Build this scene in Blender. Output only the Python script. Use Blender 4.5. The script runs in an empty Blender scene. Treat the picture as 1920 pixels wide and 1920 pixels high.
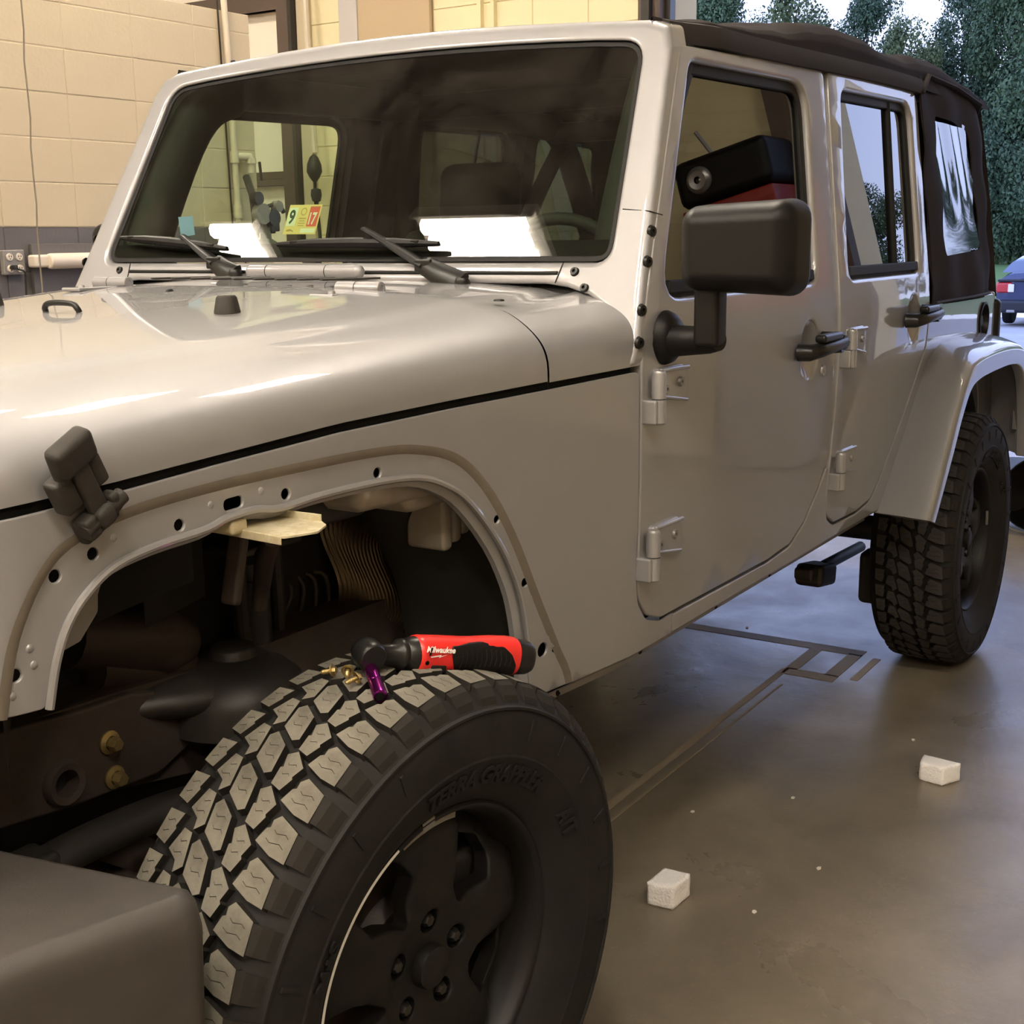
import bpy, bmesh, math, random
from mathutils import Vector, Matrix, geometry
random.seed(7)
scene = bpy.context.scene
COL = scene.collection

# ------------------------------------------------------------------ camera
CAM = Vector((-1.26625, -1.83333, 1.37434))
yaw, pit, rol = (math.radians(a) for a in (32.7237, 12.0056, 0.7353))
fw = Vector((math.cos(yaw)*math.cos(pit), math.sin(yaw)*math.cos(pit), -math.sin(pit)))
r0 = Vector((math.sin(yaw), -math.cos(yaw), 0)); d0 = fw.cross(r0)
rt = math.cos(rol)*r0 + math.sin(rol)*d0
dn = -math.sin(rol)*r0 + math.cos(rol)*d0
cd = bpy.data.cameras.new('camera'); cam = bpy.data.objects.new('camera', cd); COL.objects.link(cam)
M3 = Matrix((rt, -dn, -fw)).transposed()
cam.matrix_world = Matrix.Translation(CAM) @ M3.to_4x4()
cd.sensor_width = 36; cd.lens = 36*2411.54/1920; cd.clip_start = 0.02; cd.clip_end = 500
scene.camera = cam

# ------------------------------------------------------------------ world, exposure
w = bpy.data.worlds.new('dusk_sky'); scene.world = w; w.use_nodes = True
nt = w.node_tree; nt.nodes.clear()
wo = nt.nodes.new('ShaderNodeOutputWorld'); wb = nt.nodes.new('ShaderNodeBackground')
tc = nt.nodes.new('ShaderNodeTexCoord'); sx = nt.nodes.new('ShaderNodeSeparateXYZ'); cr = nt.nodes.new('ShaderNodeValToRGB')
nt.links.new(tc.outputs['Generated'], sx.inputs[0]); nt.links.new(sx.outputs['Z'], cr.inputs[0])
cr.color_ramp.elements[0].position = 0.0; cr.color_ramp.elements[0].color = (0.58, 0.67, 1.0, 1)
cr.color_ramp.elements[1].position = 0.7; cr.color_ramp.elements[1].color = (0.40, 0.52, 1.0, 1)
nt.links.new(cr.outputs[0], wb.inputs[0]); wb.inputs[1].default_value = 2.0
nt.links.new(wb.outputs[0], wo.inputs[0])
scene.view_settings.view_transform = 'Standard'
scene.view_settings.look = 'None'
scene.view_settings.gamma = 1
scene.view_settings.use_curve_mapping = False
scene.view_settings.exposure = 0.50
LAMP = 46.0          # brightness of the fluorescent tubes
WARM = (1.0, 0.89, 0.73)

# ------------------------------------------------------------------ materials
MATS = {}
def mat(name, col, rough=0.5, metal=0.0, coat=0.0, coat_rough=0.03, noise=None, bump=None, spec=0.5, emit=None, alpha=None):
    """noise=(scale, amount, second colour) ; bump=(scale, strength, distance)"""
    m = bpy.data.materials.new(name); m.use_nodes = True
    n = m.node_tree.nodes; l = m.node_tree.links; p = n['Principled BSDF']
    p.inputs['Base Color'].default_value = (*col, 1)
    p.inputs['Roughness'].default_value = rough
    p.inputs['Metallic'].default_value = metal
    p.inputs['Coat Weight'].default_value = coat
    p.inputs['Coat Roughness'].default_value = coat_rough
    p.inputs['Specular IOR Level'].default_value = spec
    if emit:
        p.inputs['Emission Color'].default_value = (*emit[0], 1); p.inputs['Emission Strength'].default_value = emit[1]
    t = None
    if noise or bump: t = n.new('ShaderNodeTexCoord')
    if noise:
        a = n.new('ShaderNodeTexNoise'); a.inputs['Scale'].default_value = noise[0]; a.inputs['Detail'].default_value = 7
        a.inputs['Roughness'].default_value = 0.65
        l.new(t.outputs['Object'], a.inputs['Vector'])
        r = n.new('ShaderNodeValToRGB'); r.color_ramp.elements[0].position = 0.5-noise[1]; r.color_ramp.elements[1].position = 0.5+noise[1]
        r.color_ramp.elements[0].color = (*col, 1); r.color_ramp.elements[1].color = (*noise[2], 1)
        l.new(a.outputs['Fac'], r.inputs[0]); l.new(r.outputs[0], p.inputs['Base Color'])
    if bump:
        b = n.new('ShaderNodeTexNoise'); b.inputs['Scale'].default_value = bump[0]; b.inputs['Detail'].default_value = 4
        l.new(t.outputs['Object'], b.inputs['Vector'])
        bb = n.new('ShaderNodeBump'); bb.inputs['Strength'].default_value = bump[1]; bb.inputs['Distance'].default_value = bump[2]
        l.new(b.outputs['Fac'], bb.inputs['Height']); l.new(bb.outputs[0], p.inputs['Normal'])
    MATS[name] = m
    return m
def glass(name, tint, rough=0.0, dirt_haze=0.0, ior=1.5, haze_col=(.5,.48,.44)):
    m = bpy.data.materials.new(name); m.use_nodes = True
    n = m.node_tree.nodes; l = m.node_tree.links; n.clear()
    o = n.new('ShaderNodeOutputMaterial'); tr = n.new('ShaderNodeBsdfTransparent'); gl = n.new('ShaderNodeBsdfGlossy')
    tr.inputs[0].default_value = (*tint, 1); gl.inputs['Roughness'].default_value = rough; gl.inputs[0].default_value = (1,1,1,1)
    f = n.new('ShaderNodeFresnel'); ge = n.new('ShaderNodeNewGeometry'); mr_ = n.new('ShaderNodeMapRange')      # the same strength from both sides
    mr_.inputs['To Min'].default_value = ior; mr_.inputs['To Max'].default_value = 1/ior; l.new(ge.outputs['Backfacing'], mr_.inputs['Value']); l.new(mr_.outputs[0], f.inputs[0])
    mx = n.new('ShaderNodeMixShader'); l.new(f.outputs[0], mx.inputs[0]); l.new(tr.outputs[0], mx.inputs[1]); l.new(gl.outputs[0], mx.inputs[2])
    last = mx
    if dirt_haze:
        tcx = n.new('ShaderNodeTexCoord'); nz = n.new('ShaderNodeTexNoise'); nz.inputs['Scale'].default_value = 3.2; nz.inputs['Detail'].default_value = 9
        nz.inputs['Roughness'].default_value = .6; nz.inputs['Distortion'].default_value = 1.2
        l.new(tcx.outputs['Object'], nz.inputs['Vector'])
        rp = n.new('ShaderNodeMapRange'); rp.inputs['From Min'].default_value = .45; rp.inputs['From Max'].default_value = .8
        rp.inputs['To Min'].default_value = dirt_haze*.15; rp.inputs['To Max'].default_value = dirt_haze
        l.new(nz.outputs['Fac'], rp.inputs['Value'])
        df = n.new('ShaderNodeBsdfDiffuse'); df.inputs[0].default_value = (*haze_col, 1)
        m2 = n.new('ShaderNodeMixShader'); l.new(rp.outputs[0], m2.inputs[0]); l.new(mx.outputs[0], m2.inputs[1]); l.new(df.outputs[0], m2.inputs[2]); last = m2
    l.new(last.outputs[0], o.inputs[0]); MATS[name] = m
    return m

mat('silver_paint', (0.31, 0.303, 0.312), rough=0.48, metal=0.40, coat=1.0, coat_rough=0.02)
mat('silver_inner', (0.24, 0.225, 0.22), rough=0.45, metal=0.6, coat=.4, coat_rough=.2)
mat('black_plastic', (0.0065, 0.0056, 0.0053), spec=.22, rough=0.45, bump=(900, .25, .0004))
mat('grey_plastic', (0.026, 0.0225, 0.0195), spec=.3, rough=0.6, noise=(30, .2, (0.040, 0.035, 0.030)), bump=(600, .3, .0004))
mat('black_gap', (0.005, 0.005, 0.005), rough=0.8, spec=.1)
mat('seal_rubber', (0.010, 0.0095, 0.0095), rough=0.6, spec=.25)
mat('tire_rubber', (0.0095, 0.0085, 0.0080), rough=0.72, noise=(9, .2, (0.015, 0.0135, 0.0125)), bump=(300, .3, .0006), spec=.22)
mat('tread_dust', (0.085, 0.076, 0.060), rough=0.9, noise=(28, .2, (0.165, 0.150, 0.122)), bump=(260, .5, .0008))
mat('tread_dark', (0.013, 0.011, 0.0095), rough=0.85, noise=(40, .2, (0.020, 0.017, 0.014)), spec=.2)
mat('tread_clean', (0.026, 0.022, 0.020), rough=0.8, noise=(40, .2, (0.038, 0.033, 0.030)))
mat('rim_black', (0.0075, 0.0065, 0.0062), rough=0.5, spec=.25)
mat('bare_metal', (0.80, 0.78, 0.74), rough=0.45, metal=0.3)
mat('dull_lead', (0.22, 0.205, 0.19), rough=0.6, metal=.5, bump=(200, .4, .001))
mat('chassis_black', (0.022, 0.020, 0.018), rough=0.5, noise=(12, .18, (0.026, 0.021, 0.017)), bump=(120, .4, .001))
mat('chassis_rust', (0.028, 0.020, 0.016), rough=0.6, noise=(14, .2, (0.048, 0.034, 0.027)), bump=(150, .5, .001))
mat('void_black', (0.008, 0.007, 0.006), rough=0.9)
mat('liner_black', (0.026, 0.026, 0.023), rough=0.45, bump=(90, .3, .001))
mat('brass', (0.40, 0.30, 0.13), rough=0.4, metal=0.8)
mat('bottle_white', (0.42, 0.39, 0.33), rough=0.5, noise=(12, .25, (0.28, 0.255, 0.22)))
mat('primer_cream', (0.62, 0.56, 0.40), rough=0.5, metal=.2, noise=(34, .06, (0.50, 0.43, 0.27)))
mat('foil', (0.12, 0.090, 0.060), rough=0.42, metal=0.9)
mat('soft_top', (0.0165, 0.0120, 0.0112), spec=.15, rough=0.85, noise=(7, .25, (0.024, 0.0175, 0.0160)), bump=(700, .4, .0008))
mat('soft_seam', (0.018, 0.014, 0.013), rough=0.8)
mat('interior_black', (0.008, 0.0075, 0.007), rough=0.75)
mat('seat_fabric', (0.022, 0.020, 0.017), rough=0.9, noise=(60, .2, (0.030, 0.027, 0.023)))
mat('seat_tan', (0.16, 0.125, 0.07), rough=0.9)
mat('handle_black', (0.011, 0.0105, 0.010), spec=.35, rough=0.33, bump=(900, .2, .0003))
mat('red_plastic', (0.62, 0.022, 0.018), rough=0.38, coat=.2)
mat('red_steel', (0.26, 0.010, 0.010), rough=0.35, coat=.4)
mat('magenta_metal', (0.30, 0.02, 0.24), rough=0.22, metal=0.95)
mat('steel_dark', (0.055, 0.052, 0.050), rough=0.35, metal=0.8)
mat('white_print', (0.80, 0.76, 0.72), rough=0.5)
mat('cream_paint', (0.60, 0.505, 0.355), rough=0.62, noise=(1.4, .3, (0.56, 0.47, 0.33)), bump=(55, .35, .004))
mat('mortar_cream', (0.56, 0.47, 0.34), rough=0.85, bump=(60, .5, .004))
mat('grey_paint', (0.110, 0.098, 0.098), rough=0.55, noise=(2, .3, (0.135, 0.122, 0.12)), bump=(55, .3, .004))
mat('mortar_grey', (0.085, 0.075, 0.075), rough=0.85)
mat('yellow_paint', (0.78, 0.69, 0.45), rough=0.6, noise=(1.2, .3, (0.74, 0.655, 0.42)), bump=(55, .25, .003))
mat('mortar_yellow', (0.58, 0.48, 0.28), rough=.85)
mat('tan_board', (0.47, 0.36, 0.235), rough=0.6)
mat('pale_steel', (0.50, 0.47, 0.46), rough=0.45)
mat('brown_steel', (0.085, 0.058, 0.045), rough=0.5)
mat('pane_white', (0.86, 0.78, 0.68), rough=0.25)
mat('pipe_cream', (0.62, 0.54, 0.42), rough=0.45)
mat('white_plastic', (0.74, 0.65, 0.56), rough=0.4)
mat('outlet_grey', (0.24, 0.22, 0.21), rough=0.5)
mat('cable_black', (0.02, 0.018, 0.016), rough=0.6)
mat('string', (0.24, 0.20, 0.15), rough=0.9)
mat('cylinder_green', (0.055, 0.075, 0.055), rough=0.45)
mat('foam_white', (0.90, 0.88, 0.88), rough=0.95, bump=(170, .9, .003))
mat('paper_chip', (0.78, 0.74, 0.68), rough=0.9)
mat('grass', (0.075, 0.15, 0.035), rough=0.95, noise=(.6, .25, (0.11, 0.19, 0.045)))
mat('weeds', (0.11, 0.16, 0.065), rough=0.95)
mat('leaf_a', (0.060, 0.105, 0.052), rough=0.75, noise=(.35, .2, (0.095, 0.145, 0.060)))
mat('leaf_b', (0.046, 0.085, 0.050), rough=0.75, noise=(.35, .2, (0.075, 0.120, 0.058)))
mat('leaf_c', (0.075, 0.105, 0.045), rough=0.75, noise=(.35, .2, (0.135, 0.165, 0.065)))
mat('bark', (0.07, 0.06, 0.05), rough=0.9)
mat('car_blue', (0.020, 0.032, 0.10), rough=0.3, metal=.3, coat=1)
mat('car_dark', (0.012, 0.014, 0.022), rough=0.4)
mat('car_glass', (0.10, 0.13, 0.20), rough=0.06, metal=0.3, coat=1)
mat('tail_red', (0.55, 0.02, 0.02), rough=0.2, coat=1)
mat('plate_grey', (0.30, 0.33, 0.42), rough=0.5)
mat('sticker_yellow', (0.80, 0.60, 0.22), rough=0.5)
mat('sticker_red', (0.72, 0.08, 0.06), rough=0.5)
mat('sticker_pale', (0.78, 0.80, 0.62), rough=0.5)
mat('sticker_ink', (0.02, 0.04, 0.01), rough=0.5)
mat('sticker_brown', (0.42, 0.27, 0.07), rough=0.5)
mat('tape_blue', (0.22, 0.34, 0.60), rough=0.7)
mat('ceiling_dark', (0.14, 0.115, 0.085), rough=0.9)
mat('lamp_white', (0.7, 0.68, 0.62), rough=0.4)
mat('tube_glow', (1, 1, 1), rough=.5, emit=(WARM, LAMP))
mat('alu', (0.42, 0.41, 0.42), rough=0.35, metal=.8)
mat('mirror_silver', (0.8,0.8,0.8), rough=.02, metal=1)
glass('windshield_glass', (0.62, 0.73, 0.60), dirt_haze=0.10, ior=1.5, haze_col=(.33, .29, .25))  # brown haze of reflections painted in along with the dirt smears
glass('door_glass', (0.07, 0.08, 0.06), ior=1.72)
glass('clear_glass', (0.86, 0.92, 0.84), ior=1.45)
glass('dark_glass', (0.05, 0.055, 0.055), ior=1.9)
glass('vinyl', (0.07, 0.085, 0.095), rough=0.03, ior=1.75)

# concrete floor: stained, sealed
def concrete(name, base, second, dark, wet):
    m = bpy.data.materials.new(name); m.use_nodes = True
    n = m.node_tree.nodes; l = m.node_tree.links; p = n['Principled BSDF']
    t = n.new('ShaderNodeTexCoord')
    def noise(s, d=8, dist=0.0, off=None):
        a = n.new('ShaderNodeTexNoise'); a.inputs['Scale'].default_value = s; a.inputs['Detail'].default_value = d
        a.inputs['Roughness'].default_value = .62; a.inputs['Distortion'].default_value = dist
        if off:
            mp = n.new('ShaderNodeMapping'); mp.inputs['Location'].default_value = off
            l.new(t.outputs['Object'], mp.inputs[0]); l.new(mp.outputs[0], a.inputs['Vector'])
        else: l.new(t.outputs['Object'], a.inputs['Vector'])
        return a
    def ramp(src, p0, p1, c0, c1):
        r = n.new('ShaderNodeValToRGB'); r.color_ramp.elements[0].position = p0; r.color_ramp.elements[1].position = p1
        r.color_ramp.elements[0].color = (*c0, 1); r.color_ramp.elements[1].color = (*c1, 1); l.new(src, r.inputs[0]); return r
    a = ramp(noise(1.3, 9, .6).outputs['Fac'], .35, .65, base, second)
    b = ramp(noise(3.5, 12, .8, (3, 1, 0)).outputs['Fac'], .40, .80, (1, 1, 1), dark)
    mx = n.new('ShaderNodeMix'); mx.data_type = 'RGBA'; mx.blend_type = 'MULTIPLY'; mx.inputs[0].default_value = 1
    l.new(a.outputs[0], mx.inputs[6]); l.new(b.outputs[0], mx.inputs[7])
    c = ramp(noise(70, 6, 1.0, (7, 2, 0)).outputs['Fac'], .60, .70, (0, 0, 0), (1, 1, 1))
    m2 = n.new('ShaderNodeMix'); m2.data_type = 'RGBA'; m2.inputs[7].default_value = (base[0]*1.7, base[1]*1.6, base[2]*1.45, 1)
    sc = n.new('ShaderNodeMath'); sc.operation = 'MULTIPLY'; sc.inputs[1].default_value = .35
    l.new(c.outputs[0], sc.inputs[0]); l.new(sc.outputs[0], m2.inputs[0]); l.new(mx.outputs[2], m2.inputs[6])
    l.new(m2.outputs[2], p.inputs['Base Color'])
    rr = n.new('ShaderNodeMapRange'); rr.inputs['To Min'].default_value = wet[0]; rr.inputs['To Max'].default_value = wet[1]
    rr.inputs['From Min'].default_value = .3; rr.inputs['From Max'].default_value = .7
    l.new(noise(2.2, 6, .4, (1, 5, 0)).outputs['Fac'], rr.inputs['Value']); l.new(rr.outputs[0], p.inputs['Roughness'])
    bp = n.new('ShaderNodeBump'); bp.inputs['Strength'].default_value = .25; bp.inputs['Distance'].default_value = .004
    l.new(noise(24, 6).outputs['Fac'], bp.inputs['Height']); l.new(bp.outputs[0], p.inputs['Normal'])
    MATS[name] = m
concrete('concrete', (0.160, 0.135, 0.098), (0.205, 0.172, 0.130), (.62, .61, .60), (.22, .46))
concrete('concrete_outside', (0.34, 0.33, 0.33), (0.42, 0.41, 0.41), (.8, .8, .8), (.6, .8))
concrete('concrete_seam', (0.24, 0.19, 0.13), (0.27, 0.215, 0.155), (.9, .9, .88), (.6, .8))

# foil heat shield gets a pressed ripple
m = MATS['foil']; n = m.node_tree.nodes; l = m.node_tree.links
t = n.new('ShaderNodeTexCoord'); wv = n.new('ShaderNodeTexWave'); wv.inputs['Scale'].default_value = 60; wv.inputs['Distortion'].default_value = 1.0; wv.inputs['Detail'].default_value = 2
wv.bands_direction = 'X'; l.new(t.outputs['Object'], wv.inputs['Vector']); bb = n.new('ShaderNodeBump'); bb.inputs['Strength'].default_value = .7; bb.inputs['Distance'].default_value = .0015
l.new(wv.outputs['Fac'], bb.inputs['Height']); l.new(bb.outputs[0], n['Principled BSDF'].inputs['Normal'])

# ------------------------------------------------------------------ mesh helpers
V = Vector
class MB:
    def __init__(s): s.v = []; s.f = []; s.m = []
    def add(s, vs, fs, mi=0, T=None):
        k = len(s.v)
        s.v += [tuple(T @ V(a)) if T else tuple(a) for a in vs]
        s.f += [tuple(i+k for i in q) for q in fs]; s.m += [mi]*len(fs)
    def box(s, c, sz, mi=0, rot=None, bev=0.0):
        hx, hy, hz = sz[0]/2, sz[1]/2, sz[2]/2
        T = Matrix.Translation(V(c)) @ (rot.to_4x4() if rot else Matrix())
        if bev <= 0:
            vs = [(x*hx, y*hy, z*hz) for x in (-1, 1) for y in (-1, 1) for z in (-1, 1)]
            s.add(vs, [(0,1,3,2),(4,6,7,5),(0,4,5,1),(2,3,7,6),(0,2,6,4),(1,5,7,3)], mi, T); return
        b = min(bev, hx*.95, hy*.95, hz*.95)
        bm = bmesh.new(); bmesh.ops.create_cube(bm, size=1)
        for q in bm.verts: q.co = V((q.co.x*hx*2, q.co.y*hy*2, q.co.z*hz*2))
        bmesh.ops.bevel(bm, geom=bm.edges[:], offset=b, segments=3, profile=.5, affect='EDGES')
        bm.verts.index_update(); s.add([q.co.copy() for q in bm.verts], [tuple(v.index for v in f.verts) for f in bm.faces], mi, T); bm.free()
    def tube(s, pts, r, n=10, mi=0, caps=True, flat=1.0, up=None):
        pts = [V(p) for p in pts]; rs = r if isinstance(r, (list, tuple)) else [r]*len(pts)
        up = V(up) if up else V((0, 0, 1)); vs = []; fs = []; N = len(pts); px = None
        for i, p in enumerate(pts):
            d = (pts[min(i+1, N-1)]-pts[max(i-1, 0)]).normalized()
            if px is None:
                a = up.cross(d)
                if a.length < 1e-3: a = V((1, 0, 0)).cross(d)
                if a.length < 1e-3: a = V((0, 1, 0)).cross(d)
                px = a.normalized()
            else: px = (px - d*px.dot(d)).normalized()
            b = d.cross(px)
            for j in range(n):
                t = 2*math.pi*j/n; vs.append(p + px*(math.cos(t)*rs[i]) + b*(math.sin(t)*rs[i]*flat))
        for i in range(N-1):
            for j in range(n):
                fs.append((i*n+j, i*n+(j+1) % n, (i+1)*n+(j+1) % n, (i+1)*n+j))
        if caps: fs += [tuple(range(n-1, -1, -1)), tuple((N-1)*n+j for j in range(n))]
        s.add(vs, fs, mi)
    def lathe(s, prof, o, ax, n=48, mi=0, a0=0, a1=2*math.pi, T=None, ref=None):
        """prof: (radius, along) pairs about axis ax through o"""
        ax = V(ax).normalized(); o = V(o)
        u = V(ref) if ref else (V((1, 0, 0)) if abs(ax.x) < .9 else V((0, 1, 0)))
        u = (u-ax*u.dot(ax)).normalized(); w_ = ax.cross(u); full = abs(a1-a0-2*math.pi) < 1e-6
        m_ = n if full else n+1; vs = []; fs = []
        for (r, h) in prof:
            for j in range(m_):
                t = a0+(a1-a0)*j/n; vs.append(o+ax*h+u*(math.cos(t)*r)+w_*(math.sin(t)*r))
        for i in range(len(prof)-1):
            for j in range(n):
                k = (j+1) % m_
                fs.append((i*m_+j, i*m_+k, (i+1)*m_+k, (i+1)*m_+j))
        s.add(vs, fs, mi, T)
    def grid(s, fn, us, vs_, mi=0, close_u=False):
        nu, nv = len(us), len(vs_); vs = [fn(u, v) for u in us for v in vs_]; fs = []
        for i in range(nu if close_u else nu-1):
            for j in range(nv-1):
                a = i*nv+j; b = ((i+1) % nu)*nv+j; fs.append((a, b, b+1, a+1))
        s.add(vs, fs, mi)
    def prism(s, poly, z0, z1, mi=0, T=None, top=1.0):
        """poly xy, extruded in z; top scales the far face about its centre"""
        n = len(poly); cx = sum(p[0] for p in poly)/n; cy = sum(p[1] for p in poly)/n
        vs = [(p[0], p[1], z0) for p in poly]+[(cx+(p[0]-cx)*top, cy+(p[1]-cy)*top, z1) for p in poly]
        fs = [tuple(range(n-1, -1, -1)), tuple(range(n, 2*n))]+[(i, (i+1) % n, n+(i+1) % n, n+i) for i in range(n)]
        s.add(vs, fs, mi, T)
    def ball(s, c, r, mi=0, n=12):
        r = V(r) if not isinstance(r, (int, float)) else V((r, r, r)); c = V(c)
        s.grid(lambda u, v: c+V((r.x*math.cos(u)*math.sin(v), r.y*math.sin(u)*math.sin(v), r.z*math.cos(v))),
               [2*math.pi*i/n for i in range(n)], [math.pi*j/(n//2+2) for j in range(n//2+3)], mi, close_u=True)
    def build(s, name, mats, parent=None, sharp=38, mirror=False, merge=1e-5, smooth=True, wn=True):
        me = bpy.data.meshes.new(name)
        vs = [(x, -y, z) for x, y, z in s.v] if mirror else s.v
        me.from_pydata(vs, [], s.f)
        if isinstance(mats, str): mats = [mats]
        for q in mats: me.materials.append(MATS[q])
        me.polygons.foreach_set('material_index', s.m)
        bm = bmesh.new(); bm.from_mesh(me)
        if merge: bmesh.ops.remove_doubles(bm, verts=bm.verts, dist=merge)
        bmesh.ops.recalc_face_normals(bm, faces=bm.faces); bm.to_mesh(me); bm.free()
        if smooth:
            me.polygons.foreach_set('use_smooth', [True]*len(me.polygons)); me.set_sharp_from_angle(angle=math.radians(sharp))
        o = bpy.data.objects.new(name, me); COL.objects.link(o)
        if parent: o.parent = parent
        if wn and smooth: q = o.modifiers.new('weighted_normals', 'WEIGHTED_NORMAL'); q.keep_sharp = True; q.weight = 60
        return o

def empty(name, loc=(0, 0, 0), parent=None, rot=(0, 0, 0)):
    o = bpy.data.objects.new(name, None); o.location = loc; o.rotation_euler = rot; o.empty_display_size = .1; COL.objects.link(o)
    if parent: o.parent = parent
    return o
def tag(o, label, cat, group=None):
    o['label'] = label; o['category'] = cat
    if group: o['group'] = group
    return o
def struct(o): o['kind'] = 'structure'; return o
def kid(o, parent): o.parent = parent; return o

def fillet(poly, rads, seg=5):
    """round the corners of a polygon; rads: one radius or a list"""
    n = len(poly); out = []
    for i in range(n):
        r = rads if isinstance(rads, (int, float)) else rads[i]
        p = V(poly[i]); a = V(poly[i-1]); b = V(poly[(i+1) % n])
        if r <= 0: out.append(tuple(p)); continue
        da, db = (a-p), (b-p); la, lb = da.length, db.length; da.normalize(); db.normalize()
        ang = math.acos(max(-1, min(1, da.dot(db))))
        if ang > math.pi-.05: out.append(tuple(p)); continue
        t = min(r/math.tan(ang/2), la*.49, lb*.49)
        p0, p1 = p+da*t, p+db*t
        for k in range(seg+1):
            q = k/seg; out.append(tuple(p0*(1-q)**2+p*2*q*(1-q)+p1*q*q))
    return out
def resample(poly, step):
    out = []; n = len(poly)
    for i in range(n):
        a, b = V(poly[i]), V(poly[(i+1) % n]); L = (b-a).length
        if L < 1e-5: continue
        k = max(1, int(round(L/step)))
        out += [tuple(a.lerp(b, j/k)) for j in range(k)]
    return out
def area(poly): return sum(poly[i-1][0]*poly[i][1]-poly[i][0]*poly[i-1][1] for i in range(len(poly)))/2
def inset(poly, d):
    """move each vertex by d towards the polygon's inside"""
    n = len(poly); sg = 1 if area(poly) > 0 else -1; out = []
    for i in range(n):
        p = V(poly[i]); a = (p-V(poly[i-1])).normalized(); b = (V(poly[(i+1) % n])-p).normalized()
        na = V((-a.y, a.x)); nb = V((-b.y, b.x)); m_ = na+nb
        if m_.length < 1e-6: m_ = na
        m_.normalize(); k = max(.5, m_.dot(na)); out.append(tuple(p+m_*(d/k*sg)))
    return out
def inside(p, poly):
    x, y = p; c = False; n = len(poly); j = n-1
    for i in range(n):
        xi, yi = poly[i]; xj, yj = poly[j]
        if (yi > y) != (yj > y) and x < (xj-xi)*(y-yi)/(yj-yi)+xi: c = not c
        j = i
    return c
def panel(mb, outer, holes, f, thick=.02, r=.004, hr=None, step=.06, seg=.03, mi=0, mih=None, back=False, rings=3, cuts=()):
    """curved sheet with rounded edges: f(u, v, depth) gives the point"""
    hr = r if hr is None else hr; mih = mi if mih is None else mih
    loops = [(resample(outer, seg), r, 1, mi)]+[(resample(h, seg), hr, -1, mih) for h in holes]
    pts = []; edges = []; fronts = []
    for lp, rr, sgn, mm in loops:
        q = inset(lp, rr*sgn); k = len(pts); pts += q; fronts.append(q)
        edges += [(k+i, k+(i+1) % len(q)) for i in range(len(q))]
    for cu in cuts:                                    # extra edges that the surface must follow
        prev = None
        for p in cu:
            if inside(p, fronts[0]) and min((V(p)-V(q_)).length_squared for q_ in pts[:len(pts)]) > (seg*.25)**2:
                pts.append(tuple(p)); edges += [(prev, len(pts)-1)] if prev is not None else []; prev = len(pts)-1
            else: prev = None
    nb = len(pts); xs = [p[0] for p in fronts[0]]; ys = [p[1] for p in fronts[0]]
    if step:
        x = min(xs)+step/2
        row = 0
        while x < max(xs):
            y = min(ys)+step*(.5 if row % 2 else .25)
            while y < max(ys):
                if inside((x, y), fronts[0]) and not any(inside((x, y), h) for h in fronts[1:]):
                    if min((V((x, y))-V(p)).length_squared for p in pts[:nb]) > (step*.45)**2: pts.append((x, y))
                y += step
            x += step; row += 1
    res = geometry.delaunay_2d_cdt([V(p) for p in pts], edges, [], 0, 1e-6)
    vs, fs = res[0], res[2]; keep = []
    for t in fs:
        c = (vs[t[0]]+vs[t[1]]+vs[t[2]])/3
        if inside((c.x, c.y), fronts[0]) and not any(inside((c.x, c.y), h) for h in fronts[1:]): keep.append(tuple(t))
    mb.add([f(p.x, p.y, 0) for p in vs], keep, mi)
    if back: mb.add([f(p.x, p.y, thick) for p in vs], [t[::-1] for t in keep], mi)
    for (lp, rr, sgn, mm), q in zip(loops, fronts):
        lay = []
        for k in range(rings+1):
            a = math.pi/2*k/rings if rr > 0 else math.pi/2
            lay.append([f(*p, rr*(1-math.cos(a))) for p in (inset(lp, rr*sgn*(1-math.sin(a))) if k else q)])
            if rr <= 0: break
        lay.append([f(*p, thick) for p in lp])
        if back: lay.append([f(*p, thick) for p in q])
        n_ = len(lp)
        for a, b in zip(lay, lay[1:]):
            mb.add(a+b, [(i, (i+1) % n_, n_+(i+1) % n_, n_+i) for i in range(n_)], mm)
def circle(c, r, n=14, sy=1.0): return [(c[0]+r*math.cos(2*math.pi*i/n), c[1]+r*sy*math.sin(2*math.pi*i/n)) for i in range(n)]
def text_geo(s, size, ext, shear=0.0, align='CENTER', bold=0.0):
    cu = bpy.data.curves.new('txt', 'FONT'); cu.body = s; cu.size = size; cu.extrude = ext; cu.shear = shear; cu.align_x = align; cu.resolution_u = 3; cu.offset = bold
    o = bpy.data.objects.new('txt', cu); COL.objects.link(o)
    dg = bpy.context.evaluated_depsgraph_get(); me = bpy.data.meshes.new_from_object(o.evaluated_get(dg))
    vs = [v.co.copy() for v in me.vertices]; fs = [tuple(p.vertices) for p in me.polygons]
    bpy.data.objects.remove(o); bpy.data.curves.remove(cu); bpy.data.meshes.remove(me)
    return vs, fs
def smooth_path(pts, n=6):
    """Catmull-Rom through pts"""
    P = [V(p) for p in pts]; P = [2*P[0]-P[1]]+P+[2*P[-1]-P[-2]]; out = []
    for i in range(1, len(P)-2):
        for k in range(n):
            t = k/n; a, b, c, d = P[i-1:i+3]
            out.append(.5*((2*b)+(c-a)*t+(2*a-5*b+4*c-d)*t*t+(3*b-a-3*c+d)*t**3))
    out.append(P[-2]); return out
def lerp(a, b, t): return a+(b-a)*t
def sm(a, b, x):
    t = max(0, min(1, (x-a)/(b-a))); return t*t*(3-2*t)
#@@SECTIONS@@

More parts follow.
